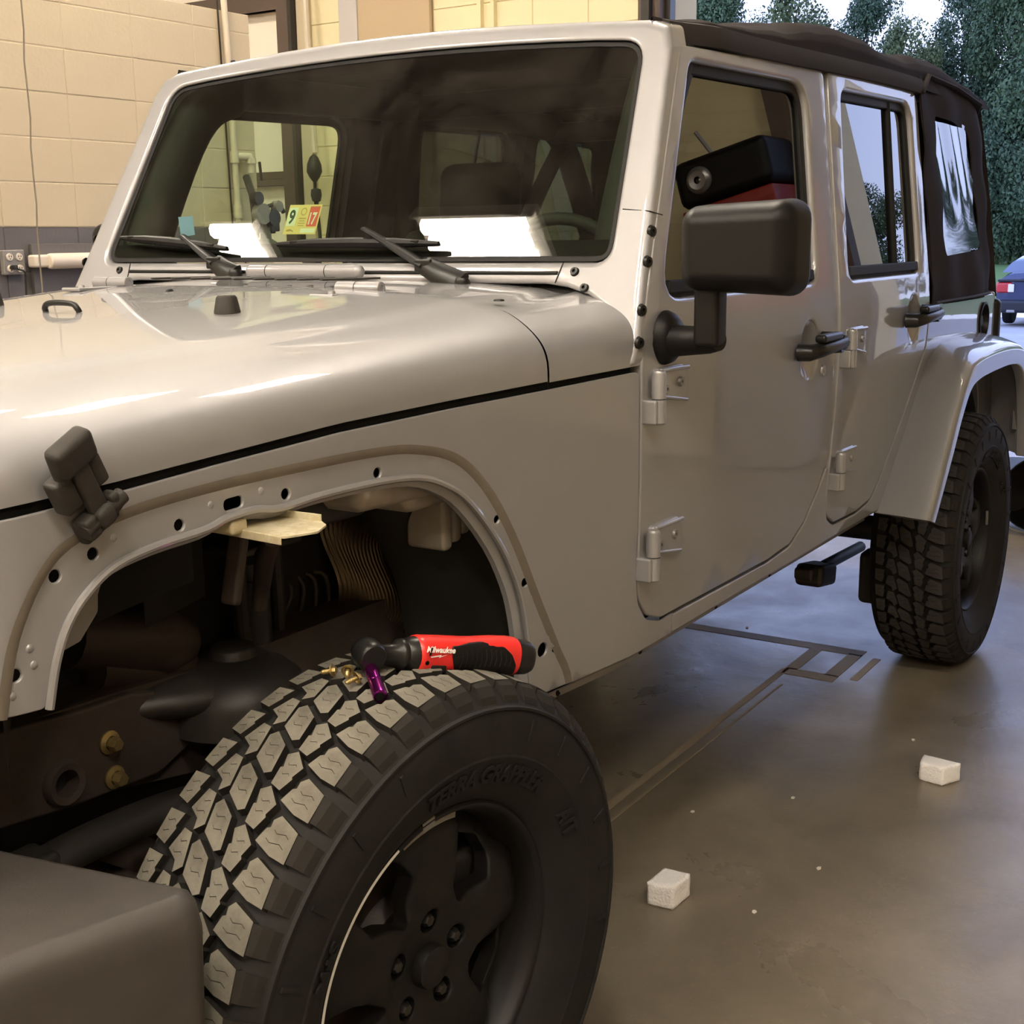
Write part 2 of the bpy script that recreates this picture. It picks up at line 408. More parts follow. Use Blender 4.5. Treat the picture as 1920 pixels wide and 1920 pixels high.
# ================================================================== THE SETTING
def slab(name, x0, x1, y0, y1, z0, z1, m_, parent=None):
    b = MB(); b.box(((x0+x1)/2, (y0+y1)/2, (z0+z1)/2), (x1-x0, y1-y0, z1-z0)); return b.build(name, m_, parent)
XB = 6.0
floor = struct(slab('floor', -7, XB+.4, -7.2, 7.2, -.2, 0, 'concrete'))
for (x0, x1, y0, y1) in [(-.6, 2.55, -.440, -.418), (-.6, 2.4, -.475, -.468), (2.79, 2.85, -.60, 2.2), (2.55, 2.79, -.465, -.425), (2.55, 2.80, -.60, -.555), (2.50, 2.56, -.60, -.43), (2.55, 2.79, -.665, -.64)]:
    slab('seam_strip', x0, x1, y0, y1, 0, .0015, 'concrete_seam', floor)
struct(slab('ceiling', -7, XB+.4, -7.2, 7.2, 5.4, 5.6, 'ceiling_dark'))
struct(slab('wall_front', -7.2, -7, -7.2, 7.2, 0, 5.4, 'cream_paint'))
wr_ = struct(slab('wall_right', -7.2, XB+.4, -7.4, -7.2, 0, 5.4, 'cream_paint'))
slab('darkening_panel', -7.2, XB, -7.2, -7.18, 0, 1.5, 'grey_paint', wr_)  # unseen grey panel added to darken what the car's side reflects
struct(slab('wall_far_left', -7.2, XB+.4, 7.2, 7.4, 0, 5.4, 'pane_white'))

# painted block wall beside the car: every block its own object
def block_mesh(name, m_, wx=.4014, h=.1984, dep=.19):
    b = MB(); b.box((0, 0, 0), (wx, dep, h), 0, bev=.003); o = b.build(name, m_, smooth=False); return o
wall_left = empty('wall_left', rot=(0, 0, math.radians(-1.345))); struct(wall_left)
mb = MB(); S1 = 4.083; ZJ = 1.454
mb.box(((S1-7)/2, 3.397+.098, .727), (7+S1-.01, .189, 1.454), 0); mb.box(((S1-7)/2, 3.397+.098, (2.566+1.454)/2), (7+S1-.01, .189, 2.566-1.454), 1)
mb.build('mortar', ['mortar_grey', 'mortar_cream'], wall_left)
proto = {}
rows = [(ZJ+.2032*(k+.5), 'cream_paint', .1984) for k in range(5)]+[(ZJ+.2032*5+.05, 'cream_paint', .096)]
rows += [(ZJ-.2032*(k+.5), 'grey_paint', .1984) for k in range(7)]
for z, m_, h in rows:
    key = (m_, h)
    for c in range(17):
        s_ = S1-.2032-.4064*c
        if key not in proto: proto[key] = o = block_mesh('concrete_block', m_, h=h)
        else: o = proto[key].copy(); COL.objects.link(o)
        o.parent = wall_left
        o.location = (s_, 3.397+.095+random.uniform(0, .0025), z+random.uniform(-.0008, .0008))

# back wall with the overhead door opening and a brown steel window
wall_back = empty('wall_back'); struct(wall_back)
def wb_box(name, y0, y1, z0, z1, m_, x0=XB, x1=XB+.4): return slab(name, x0, x1, y0, y1, z0, z1, m_, wall_back)
wb_box('mortar', 1.70, 4.55, 0, 5.4, 'mortar_yellow', x0=XB+.004)
wb_box('wall_section', -7.2, -1.95, 0, 5.4, 'yellow_paint')
wb_box('lintel', -1.95, 1.70, 3.7, 5.4, 'yellow_paint')
wb_box('wall_section', 4.55, 7.2, 3.06, 5.4, 'pane_white')
wb_box('wall_section', 4.55, 7.2, 0, .9, 'grey_paint')
wb_box('wall_section', 6.6, 7.2, .9, 3.06, 'pane_white')
pr = None
for (ya, cols) in [(1.835, 3), (3.001, 1), (4.163, 1)]:
    for c in range(cols):
        w_ = .4 if ya != 3.001 else .41
        for k in range(18):
            z = -.019+.2047*k+.1023
            key = ('y', ya == 4.163)
            if key not in proto: proto[key] = o = block_mesh('concrete_block', 'yellow_paint', wx=.392 if ya != 4.163 else .385, h=.198)
            else: o = proto[key].copy(); COL.objects.link(o)
            o.rotation_euler = (0, 0, math.pi/2); o.parent = wall_back
            o.location = (XB+.093+random.uniform(0, .002), ya+.4*(c+.5)-(.012 if ya > 3.9 else 0), z)
t = struct(wb_box('trim_1', 4.45, 4.545, 0, 5.4, 'cream_paint', x0=XB-.05, x1=XB)); t.name = 'trim_1'; t.parent = None
t = struct(wb_box('trim_2', 3.00, 3.03, 0, 5.4, 'yellow_paint', x0=XB-.04, x1=XB)); t.name = 'trim_2'; t.parent = None
t = struct(wb_box('trim_3', 2.90, 2.925, 0, 5.4, 'yellow_paint', x0=XB-.04, x1=XB)); t.name = 'trim_3'; t.parent = None
# door frame posts of the opening
door_1 = empty('door_1'); struct(door_1)
slab('door_post', XB-.12, XB, 1.695, 1.835, 0, 3.8, 'brown_steel', door_1); slab('door_post', XB-.05, XB+.02, 1.66, 1.70, 0, 3.8, 'steel_dark', door_1)
slab('door_post', XB-.12, XB, -2.24, -1.95, 0, 3.8, 'brown_steel', door_1)  # unseen post made extra wide to darken the rear door glass reflection
slab('door_track', XB-.17, XB-.12, 1.74, 1.79, 0, 3.75, 'steel_dark', door_1)
# window
win = empty('window_1'); struct(win)
b = MB(); b.box((XB-.01, 5.6, 3.04), (.10, 2.0, .13)); b.box((XB-.03, 5.6, 2.99), (.05, 2.0, .03)); b.build('window_frame', 'brown_steel', win)
b = MB(); b.box((XB-.02, 4.63, 1.98), (.12, .15, 2.2)); b.box((XB-.09, 4.60, 1.98), (.03, .04, 2.2)); b.box((XB-.085, 4.56, 1.98), (.05, .03, 2.2), 1); b.build('window_frame', ['brown_steel', 'steel_dark'], win)
b = MB(); b.box((XB-.01, 5.6, 1.845), (.10, 2.0, .05)); b.box((XB-.02, 5.6, 1.795), (.08, 2.0, .045), 0); b.build('window_rail', 'brown_steel', win)
b = MB(); b.box((XB-.01, 5.6, .93), (.12, 2.0, .06)); b.build('window_sill', 'brown_steel', win)
b = MB(); b.box((XB+.03, 5.6, 2.42), (.012, 1.98, 1.14)); b.build('window_pane', 'pane_white', win)
b = MB(); b.box((XB+.03, 5.6, 1.36), (.012, 1.98, .83)); b.build('window_pane', 'pane_white', win)

# boards hung on the back wall
b = MB(); b.box((XB-.04, 4.08, 3.6), (.03, .16, 2.1), 0, bev=.004); b.box((XB-.06, 4.08, 2.56), (.05, .18, .025), 0, bev=.004)
tag(b.build('wall_channel', 'pale_steel'), 'pale grey upright steel channel on the yellow wall beside the tan board', 'channel')
b = MB(); b.box((XB-.03, 3.70, 2.8), (.03, .60, 5.2), 0, bev=.004); b.box((XB-.05, 3.995, 2.60), (.03, .03, .05), 1); b.box((XB-.05, 3.96, 2.57), (.02, .09, .015), 1)
tag(b.build('wall_board', ['tan_board', 'chassis_rust']), 'tall tan board fixed upright to the yellow wall above the windshield', 'board')

# trouble light cable hanging by the window
b = MB(); b.tube([(5.88, 4.40, 3.3), (5.88, 4.375, 2.2), (5.88, 4.362, 1.98)], .022, 8, 1)
b.lathe([(.004, .17), (.03, .15), (.05, .10), (.055, .05), (.035, .01), (.012, -.02), (.012, -.10)], (5.86, 4.36, 1.80), (0, 0, 1), 14)
b.tube([(5.86, 4.36, 1.72), (5.86, 4.352, 1.6)], .016, 8); b.lathe([(.005, .05), (.035, .04), (.04, 0), (.03, -.04), (.008, -.05)], (5.86, 4.352, 1.69), (0, 0, 1), 12)
b.tube([(5.86, 4.352, 1.65), (5.87, 4.343, 1.42), (5.87, 4.33, .8)], .013, 8)
tag(b.build('hanging_cable', ['cable_black', 'pipe_cream']), 'black hanging cable with two bulbous connectors against the yellow wall', 'cable')

# things on the block wall, placed in the wall's own slanted frame
RW = Matrix.Rotation(math.radians(-1.345), 4, 'Z')
def wl(s_, z, off): return RW @ V((s_, 3.397-off, z))
b = MB(); b.tube([wl(3.862, 3.2, .03), wl(3.875, 2.61, .03), wl(3.885, 2.29, .03), wl(3.895, 1.48, .03)], .017, 12)
b.lathe([(0, 0), (.024, 0), (.024, .07), (0, .07)], wl(3.897, 1.50, .03), (0, 0, 1), 14); b.lathe([(0, 0), (.024, 0), (.024, .06), (0, .06)], wl(3.89, 1.79, .03), (0, 0, 1), 14)
b.tube([wl(3.89, 1.825, .03), wl(3.985, 1.825, .05), wl(3.99, 1.80, .05), wl(3.99, 1.74, .05)], .021, 12)
b.lathe([(0, 0), (.03, 0), (.03, .03), (0, .03)], wl(3.99, 1.79, .05), (0, 0, 1), 14); b.lathe([(0, 0), (.027, 0), (.027, .06), (0, .06)], wl(3.893, 1.40, .03), (0, 0, 1), 14)
b.lathe([(0, 0), (.016, 0), (.016, .03), (0, .03)], wl(3.897, 2.30, .06), (0, 1, 0), 10, 1); b.tube([wl(4.035, 1.80, .07), wl(4.035, 1.70, .08)], .008, 8, 1)
b.tube([wl(3.845, 2.61, .012), wl(3.868, 1.44, .012)], .005, 6, 1)
tag(b.build('air_pipe', ['pipe_cream', 'steel_dark']), 'cream painted air pipe with a valve running down the block wall', 'pipe')
b = MB()
b.lathe([(0, 0), (.105, 0), (.115, .02), (.115, 1.20), (.10, 1.30), (.06, 1.37), (.03, 1.39), (.03, 1.45), (0, 1.45)], wl(3.965, 0, .16), (0, 0, 1), 22)
for k, (a_, zz, r_) in enumerate([(-.05, 1.52, .055), (.03, 1.50, .045), (.07, 1.56, .03), (-.08, 1.60, .035)]):
    b.lathe([(0, -.02), (r_, -.02), (r_, .02), (0, .02)], wl(3.95+a_, zz, .2), (0, -1, 0), 14, 1 if k % 2 else 2)
b.tube([wl(3.90, 1.44, .16), wl(3.90, 1.62, .14), wl(3.92, 1.72, .08)], .02, 8, 1); b.tube([wl(3.965, 1.45, .16), wl(3.965, 1.56, .18), wl(4.03, 1.58, .2), wl(4.07, 1.53, .2)], .014, 8, 1)
for k in range(9):
    b.box(wl(3.88+.022*k, 1.42+.018*((k*5) % 7)+.05*math.sin(k), .15+.01*(k % 3)), (.04, .05, .05), 1 if k % 3 else 2, bev=.008)
tag(b.build('gas_cylinder', ['cylinder_green', 'steel_dark', 'outlet_grey']), 'dark gas cylinder with gauges and regulators standing by the wall end', 'cylinder')
b = MB(); pts = []
for i in range(26):
    q = i/25; pts.append((2.40-.05*q+.004*math.sin(i*2.1), 2.88+.002*math.cos(i*1.7), 3.4-2.9*q))
b.tube(pts, .0035, 6); tag(b.build('pull_cord', 'string'), 'thin beige pull cord hanging in front of the block wall', 'cord')
# outlet box
t = tag(empty('power_outlet', wl(2.478, 1.296, .015), rot=(0, 0, math.radians(-1.345))), 'grey quad power outlet box with one black plug in it', 'outlet')
b = MB(); b.box((0, 0, 0), (.112, .03, .112), 0, bev=.006); b.build('face_plate', 'outlet_grey', t)
for i, (x, z) in enumerate([(-.025, .024), (.025, .024), (-.025, -.028), (.025, -.028)]):
    b = MB(); b.lathe([(0, .006), (.016, .006), (.0175, 0), (.0175, -.01)], (x, -.015, z), (0, -1, 0), 16)
    b.box((x-.006, -.0215, z+.003), (.0025, .002, .008), 1); b.box((x+.006, -.0215, z+.003), (.0025, .002, .008), 1); b.box((x, -.0215, z-.008), (.004, .002, .004), 1)
    b.build('socket', ['white_plastic', 'black_gap'], t)
b = MB(); b.box((-.02, -.035, -.022), (.022, .035, .02), 0, bev=.005); b.tube(smooth_path([(-.01, -.05, -.03), (.02, -.055, -.045), (.03, -.04, -.10), (.034, -.03, -.22), (.045, -.03, -.45), (.05, -.03, -.9)], 6), .0045, 8)
b.build('plug', 'cable_black', t)
# board with the white dispenser
T_ = Matrix.Translation(wl(2.95, 1.10, .012)) @ Matrix.Rotation(math.radians(-1.345), 4, 'Z')
b = MB(); b.box((0, 0, .0), (.74, .022, .556), 0, Matrix.Rotation(math.radians(-1.345), 3, 'Z'), bev=.003)
for q in range(len(b.v)): b.v[q] = tuple(V(b.v[q])+wl(2.95, 1.10, .012))
tag(b.build('backing_board', 'grey_paint'), 'grey painted board on the block wall behind the white dispenser', 'board')
b = MB(); b.box((0, 0, 0), (.40, .06, .058), 0, Matrix.Rotation(math.radians(-1.345), 3, 'Z'), bev=.012)
for q in range(len(b.v)): b.v[q] = tuple(V(b.v[q])+wl(2.75, 1.299, .05))
b.lathe([(0, -.155), (.028, -.155), (.034, -.15), (.036, -.14), (.036, .14), (.034, .15), (.028, .155), (0, .155)], wl(2.78, 1.298, .075), V((1, -.0235, 0)), 24)
tag(b.build('roll_dispenser', 'white_plastic'), 'white half-round roll dispenser mounted on the grey board', 'dispenser')

# fluorescent high-bay lamps
def lamp(x, y, lab, hl):
    t = tag(empty('ceiling_light', (x, y, 5.0)), lab, 'lamp', 'fluorescent lamps in rows under the ceiling')
    b = MB(); b.box((0, 0, .07), (.66, 2*hl+.16, .05), 0); b.box((-.33, 0, .04), (.02, 2*hl+.16, .10), 0); b.box((.33, 0, .04), (.02, 2*hl+.16, .10), 0); b.build('housing', 'lamp_white', t)
    b = MB()
    for k in range(5): b.tube([(-.26+.13*k, -hl+.014*(k % 2), .01), (-.26+.13*k, hl, .01)], .060, 8)
    b.build('tube', 'tube_glow', t); return t
for i, x in enumerate((-4.6, -1.80, 3.0)):
    for j, y in enumerate((-4.08, -1.85, .38, 2.61, 4.60)):
        if (i, j) in ((2, 1), (2, 0)): continue
        lamp(x, y, 'fluorescent ceiling lamp '+('behind the camera', 'above the front bumper', 'above the rear doors')[i]+', '+('fifth', 'fourth', 'third', 'second', 'first')[j]+' from the block wall', .16 if (i, j) == (1, 4) else .36)

# red tool chest with a black machine on it, right of the opening (mirrored in the door glass)
t = tag(empty('tool_chest', (5.62, -2.38, 0)), 'tall tool chest with a red upper box mirrored in the front door glass', 'tool chest')
b = MB(); b.box((0, 0, .72), (.50, .54, 1.36), 0, bev=.01); b.box((0, 0, 1.73), (.50, .54, .64), 1, bev=.01); b.build('body', ['grey_paint', 'red_steel'], t)
for k in range(8):
    b = MB(); b.box((-.26, 0, .3+.22*k), (.02, .50, .19), 0, bev=.006); o = b.build('drawer', 'red_steel' if k > 4 else 'grey_paint', t)
    b = MB(); b.box((-.275, 0, .36+.22*k), (.02, .42, .015), 0); kid(b.build('drawer_handle', 'alu'), o)
for x in (-.2, .2):
    for y in (-.2, .2):
        b = MB(); b.lathe([(0, -.02), (.035, -.02), (.035, .02), (0, .02)], (x, y, .035), (0, 1, 0), 14); b.build('caster', 'black_plastic', t)
t = tag(empty('tire_changer', (5.60, -2.38, 2.06)), 'black machine with a round lens on top of the red tool chest', 'machine')
b = MB(); b.box((0, 0, .13), (.45, .56, .26), 0, bev=.05); b.build('body', 'black_plastic', t)
b = MB(); b.lathe([(.04, .02), (.10, .03), (.14, .0), (.15, -.03), (.12, -.05), (.04, -.03), (.001, -.02)], (-.24, .28, .24), (-1, 0, 0), 20); b.v = [(-.24+(q[0]+.24)*.5, -.13+(q[1]-.28)*.5, .13+(q[2]-.24)*.5) for q in b.v]; b.build('lens_ring', 'alu', t)
b = MB(); b.tube([(0, -.10, .25), (-.05, -.16, .42)], .012, 8); b.build('arm', 'alu', t)
# ------------------------------------------------------------------ outdoors
def ground_z(x): return 0 if x < XB+.4 else (-.021*(x-XB-.4) if x < 29 else lerp(-.475, .12, min(1, (x-29)/32)))
gx = [XB+.4, 12, 20, 29]; mb = MB()
mb.grid(lambda u, v: (u, v, ground_z(u)), gx, [-60, -20, 0, 20, 60]); struct(mb.build('parking_lot', 'concrete_outside'))
mb = MB(); mb.grid(lambda u, v: (u, v, ground_z(u)+.012), [30.5, 34, 40, 50, 61, 90, 140], [-90, -40, 0, 40, 90]); o = mb.build('lawn', 'grass'); o['kind'] = 'structure'
# tall weeds at the wood's edge
mb = MB()
for i in range(5200):
    x = random.uniform(56.5, 59.5); y = random.uniform(4, 22); z = ground_z(x); h = random.uniform(.3, 1.1); a_ = random.uniform(0, 3.1); dx, dy = .07*math.cos(a_), .07*math.sin(a_); k = random.uniform(-.15, .15)
    mb.add([(x-dx, y-dy, z), (x+dx, y+dy, z), (x+k+dx*.3, y+k, z+h)], [(0, 1, 2)])
o = mb.build('weeds', 'weeds', merge=0, smooth=False); o['kind'] = 'stuff'; tag(o, 'tall pale green weeds along the edge of the wood', 'weeds')

def tree_meshes(seed, H, R, nleaf, lm, holes=.0, low=.12):
    rnd = random.Random(seed)
    tr = MB(); pts = [(0, 0, -.3)]
    for k in range(1, 7): pts.append((rnd.uniform(-.15, .15)*k*.4, rnd.uniform(-.15, .15)*k*.4, H*.8*k/6))
    tr.tube(pts, [.24, .2, .17, .14, .1, .07, .03], 8)
    cl = []
    for k in range(46):
        a_ = rnd.uniform(0, 2*math.pi); t_ = rnd.uniform(low, 1.0); rr = R*(math.sin(math.pi*min(1, .12+.86*t_))**.7)*rnd.uniform(.35, 1.0)
        c = V((rr*math.cos(a_), rr*math.sin(a_), H*t_)); cl.append((c, rnd.uniform(.55, 1.15)*R*.36))
        if k % 2 == 0: q = V(pts[max(1, min(5, int(t_*6)))]); tr.tube([q, q.lerp(c, .6)+V((0, 0, .2)), c], [.06, .04, .015], 5)
    lf = MB(); vs = []; fs = []
    for i in range(nleaf):
        c, cr_ = cl[rnd.randrange(len(cl))]
        d = V((rnd.gauss(0, 1), rnd.gauss(0, 1), rnd.gauss(0, 1))).normalized(); q = c+d*cr_*(rnd.random()**.4)
        n_ = (d+V((rnd.gauss(0, .7), rnd.gauss(0, .7), rnd.gauss(0, .7)+.5))).normalized(); a = n_.cross(V((0, 0, 1)) if abs(n_.z) < .9 else V((1, 0, 0))).normalized(); b_ = n_.cross(a)
        s_ = rnd.uniform(.045, .105); an = rnd.uniform(0, 6.28); a, b_ = a*math.cos(an)+b_*math.sin(an), b_*math.cos(an)-a*math.sin(an); k = len(vs)
        vs += [q-a*s_*1.25, q-b_*s_*.7, q+a*s_*1.25, q+b_*s_*.7]; fs.append((k, k+1, k+2, k+3))
    lf.add(vs, fs)
    return tr, lf
kinds = []
for i, (H, R, nl, m_) in enumerate([(15, 4.4, 44000, 'leaf_a'), (13.5, 4.0, 38000, 'leaf_b'), (11.5, 3.6, 26000, 'leaf_c'), (7.0, 3.6, 38000, 'leaf_b')]):
    a, b_ = tree_meshes(11+i, H, R, nl, m_, low=.10 if i != 3 else .02)
    t = empty('tree'); tr = a.build('trunk', 'bark', t, merge=0); lf = b_.build('foliage', m_, t, merge=0, smooth=False); lf['kind'] = 'stuff'
    kinds.append(t)
used = set()
def tree(k, x, y, rz, s, lab, group=None):
    if k not in used: t = kinds[k]; used.add(k)
    else:
        t = kinds[k].copy(); COL.objects.link(t)
        for ch in kinds[k].children: c = ch.copy(); COL.objects.link(c); c.parent = t
    t.location = (x, y, ground_z(x)); t.rotation_euler = (0, 0, rz); t.scale = (s*.72, s*.72, s)
    tag(t, lab, 'tree', group)
def at(px, x):        # y of a point at distance x seen along picture column px
    d = fw+rt*((px-960)/2411.54); return CAM.y+(x-CAM.x)*d.y/d.x
for args in [(0, 62, at(1330, 62), .3, .98, 'dark leafy tree showing just right of the brown door post'),
             (2, 60, at(1445, 60), 1.3, 1.12, 'thin loose tree rising over the front of the soft top'),
             (1, 61, at(1595, 61), 2.0, .90, 'round crowned tree over the dip in the soft top'),
             (2, 58, at(1655, 58), .7, .90, 'smaller yellowish tree right of the round crowned tree'),
             (1, 62, at(1755, 62), 4.0, .95, 'narrow tree between the sky gap and the tall right trees'),
             (0, 60, at(1850, 60), 5.2, .84, 'tall tree above the rear corner of the soft top'),
             (0, 59, at(1950, 59), 2.2, 1.15, 'tallest tree at the upper right corner'),
             (3, 57.5, at(1880, 57.5), 1.0, 1.05, 'low dark bushy tree behind the blue car'),
             (3, 60, at(1780, 60), 2.4, 1.1, 'low bushy tree behind the rear of the soft top'),
             (3, 60, at(1985, 60), 3.4, 1.1, 'low bushy tree beyond the right edge of the lawn')]: tree(*args)
for i in range(14):
    y = -46+i*4.1+random.uniform(-1, 1)
    if -2 < y < 6: continue
    tree([0, 3, 1, 2][i % 4], 60+random.uniform(-2, 3), y, i*1.3, random.uniform(.62, .80), 'tree across the lawn mirrored in the rear door glass', 'trees mirrored in the side glass')
for i in range(5):
    tree([3, 3, 3, 3, 3][i], 66+(i % 2)*2, at(1250+i*150, 66), i*2.0, 1.3, 'tree in the second row filling the wood', 'second row of trees')

# blue saloon car on the lot
DX, DYC = 24.6, at(1927, 24.6)
CZ = ground_z(24.6)
t = tag(empty('saloon_car', (DX, DYC, CZ)), 'dark blue saloon car parked on the lot at the right edge', 'car')
b = MB()
def body(u, v):
    # u along the car, v around the section
    prof = [(0, .62, .90), (.06, .86, 1.00), (.5, .90, 1.04), (1.0, .91, 1.02), (2.5, .92, .98), (3.6, .91, .95), (4.3, .88, .86), (4.6, .70, .68)]
    for i in range(len(prof)-1):
        if prof[i][0] <= u <= prof[i+1][0]:
            q = (u-prof[i][0])/(prof[i+1][0]-prof[i][0]); wd = lerp(prof[i][1], prof[i+1][1], q); tp = lerp(prof[i][2], prof[i+1][2], q); break
    a_ = math.pi*v; c, s_ = math.cos(a_), math.sin(a_)
    return (u, wd*math.copysign(abs(c)**.35, c), .28+(tp-.28)*abs(s_)**.42)
b.grid(body, [0, .02, .06, .2, .5, 1, 1.8, 2.5, 3.2, 3.6, 4.0, 4.3, 4.5, 4.6], [i/24 for i in range(25)])
b.add([body(0, i/24) for i in range(25)], [tuple(range(25))]); b.add([body(4.6, i/24) for i in range(25)], [tuple(range(25))])
b.build('body', 'car_blue', t, sharp=50)
b = MB()
def cabin(u, v):
    q = u; z1 = 1.0+.42*math.sin(math.pi*min(1, max(0, q)))**.45; x = .45+2.9*q
    top = 1.42-.05*abs(v)**3; wd = lerp(.86, .60, sm(1.0, 1.4, z1)); return (x, wd*v, 1.0+(z1-1.0)*(1-.10*abs(v)**4))
b.grid(cabin, [i/16 for i in range(17)], [-1+i/6 for i in range(13)])
b.build('cabin', 'car_glass', t)
b = MB(); b.grid(lambda u, v: (1.15+1.15*u, .60*v, 1.43-.02*v*v-.02*(2*u-1)**2), [0, .25, .5, .75, 1], [-1, -.5, 0, .5, 1]); b.build('roof', 'car_blue', t)
b = MB(); b.box((-.0, 0, .86), (.09, 1.66, .05), 0, bev=.02); b.build('boot_edge', 'car_dark', t)
for s_ in (1, -1):
    b = MB(); b.box((.02, .71*s_, .73), (.10, .30, .20), 0, bev=.04); b.box((-.035, .58*s_, .72), (.03, .11, .15), 1, bev=.01); b.build('tail_light', ['tail_red', 'white_print'], t)
    b = MB(); b.box((-.07, .55*s_, .30), (.10, .16, .07), 0, bev=.02); b.build('exhaust_tip', 'alu', t)
b = MB(); b.box((-.03, 0, .68), (.03, .46, .15), 0, bev=.01); b.build('number_plate', 'plate_grey', t)
b = MB(); b.box((-.01, 0, .38), (.22, 1.72, .24), 0, bev=.06); b.build('bumper', 'car_dark', t)
for x in (.95, 3.7):
    for s_ in (1, -1):
        b = MB(); b.lathe([(0, -.10), (.20, -.10), (.30, -.09), (.32, -.06), (.32, .06), (.30, .09), (0, .09)], (x, .78*s_, .32), (0, 1, 0), 24); b.build('wheel', 'tire_rubber', t)

# ================================================================== THE OFF-ROADER: BODY
suv = tag(empty('off_road_vehicle'), 'silver four door off-roader with a dark soft top and its front fender flare removed', 'car')
ZB_ = 1.19
def SYv(x, z):
    y = .785-.115*max(0, .80-x)
    if z < 1.0: y -= .016*((1.0-z)/.4)**2
    k = .07
    if z > ZB_+k: y -= .14*(z-ZB_)
    elif z > ZB_-k: y -= .14*((z-ZB_+k)**2)/(4*k)
    return y
def S(u, v, d=0.0): return (u, -(SYv(u, v)-d), v)
SIDES = ((-1, False), (1, True))          # left (camera) side, then the mirrored right side

# ---- doors
D1 = fillet([(.803, 1.14), (.812, 1.215), (1.105, 1.735), (1.922, 1.771), (1.857, 1.2), (1.855, 1.037), (1.839, .838), (1.786, .765), (1.699, .69), (1.613, .650), (1.476, .641), (.917, .647), (.852, .668), (.815, .71), (.803, .76)],
            [0, .02, .03, .03, .08, .05, .1, .06, .06, .06, .06, .06, .05, .06, .04])
W1 = fillet([(.905, 1.262), (1.145, 1.708), (1.79, 1.722), (1.742, 1.262)], [.05, .05, .07, .06])
D2 = fillet([(1.889, 1.2), (1.955, 1.771), (2.742, 1.783), (2.705, 1.16), (2.676, 1.04), (2.508, .882), (2.305, .700), (2.238, .650), (2.12, .636), (1.935, .640), (1.873, .668), (1.853, .727), (1.861, .835), (1.884, 1.034)],
            [.08, .02, .05, .05, .1, .1, .08, .06, .05, .05, .04, .05, .1, .1])
W2 = fillet([(1.972, 1.262), (2.045, 1.730), (2.665, 1.742), (2.625, 1.262)], [.04, .05, .06, .05])
def handle(parent, mir, x0, z0):
    # dish pressed into the skin
    b = MB(); prof = [(.066, .0075), (.058, .010), (.035, .020), (.001, .024)]
    for i, (r_, d_) in enumerate(prof[:-1]):
        r2, d2 = prof[i+1]; n_ = 24
        a = [S(x0+.035+r_*.9*math.cos(2*math.pi*k/n_), z0+r_*1.05*math.sin(2*math.pi*k/n_), d_-.0035) for k in range(n_)]
        c = [S(x0+.035+r2*.9*math.cos(2*math.pi*k/n_), z0+r2*1.05*math.sin(2*math.pi*k/n_), d2-.0035) for k in range(n_)]
        b.add(a+c, [(k, (k+1) % n_, n_+(k+1) % n_, n_+k) for k in range(n_)])
    b.build('handle_dish', 'silver_paint', parent, mirror=mir)
    b = MB(); y = -SYv(x0, z0)
    b.tube([(x0-.055, y-.004, z0), (x0-.052, y-.030, z0), (x0-.03, y-.045, z0+.003), (x0+.05, y-.050, z0+.008), (x0+.115, y-.048, z0+.012)], [.026, .025, .021, .019, .020], 12, flat=.8)
    b.tube([(x0+.10, y-.005, z0+.012), (x0+.105, y-.055, z0+.013)], [.027, .025], 14)
    b.lathe([(0, .006), (.017, .006), (.018, .0)], (x0+.105, y-.055, z0+.013), (0, -1, 0), 14)
    b.box((x0+.03, y-.047, z0+.030), (.13, .028, .020), 0, bev=.008)
    b.build('door_handle', 'handle_black', parent, mirror=mir)
def hinge(parent, mir, x0, z0, mat_='silver_paint'):
    """x0: pin position, z0: middle height"""
    b = MB(); y = -SYv(x0+.05, z0)
    def leaf(u, v, d): return (x0+u, -(SYv(x0+u, z0+v)+.012-d), z0+v)
    panel(b, fillet([(.012, .012), (.145, -.010), (.145, .045), (.125, .062), (.02, .062)], [.004, .006, .006, .02, .01]), [], leaf, thick=.014, r=.004, step=0, seg=.02)
    b.box((x0+.085, y-.012, z0+.056), (.12, .012, .008), 0, Matrix.Rotation(.02, 3, 'Y'), bev=.004)
    b.box((x0+.080, y-.012, z0+.002), (.12, .010, .006), 0, Matrix.Rotation(.16, 3, 'Y'), bev=.003)
    b.lathe([(0, .048), (.010, .048), (.0135, .043), (.0135, -.002), (0, -.002)], (x0, y-.022, z0+.012), (0, 0, 1), 18)
    b.lathe([(0, .0), (.0135, .0), (.0135, -.042), (.011, -.045), (0, -.045)], (x0, y-.022, z0+.008), (0, 0, 1), 18)
    b.box((x0-.013, y-.010, z0-.014), (.018, .034, .045), 0, bev=.004)
    o = b.build('hinge', mat_, parent, mirror=mir)
    for (u, v) in ((.045, .022), (.108, .030)):
        c = MB(); c.lathe([(0, .002), (.003, .002), (.0032, .006), (.0085, .006), (.0095, .003), (.0098, 0)], (x0+u, y-.012, z0+v), (0, -1, 0), 16); c.lathe([(0, .0025), (.0035, .0025)], (x0+u, y-.012, z0+v), (0, -1, 0), 6, 1)
        c.build('hinge_screw', ['silver_inner', 'black_gap'], parent, mirror=mir)
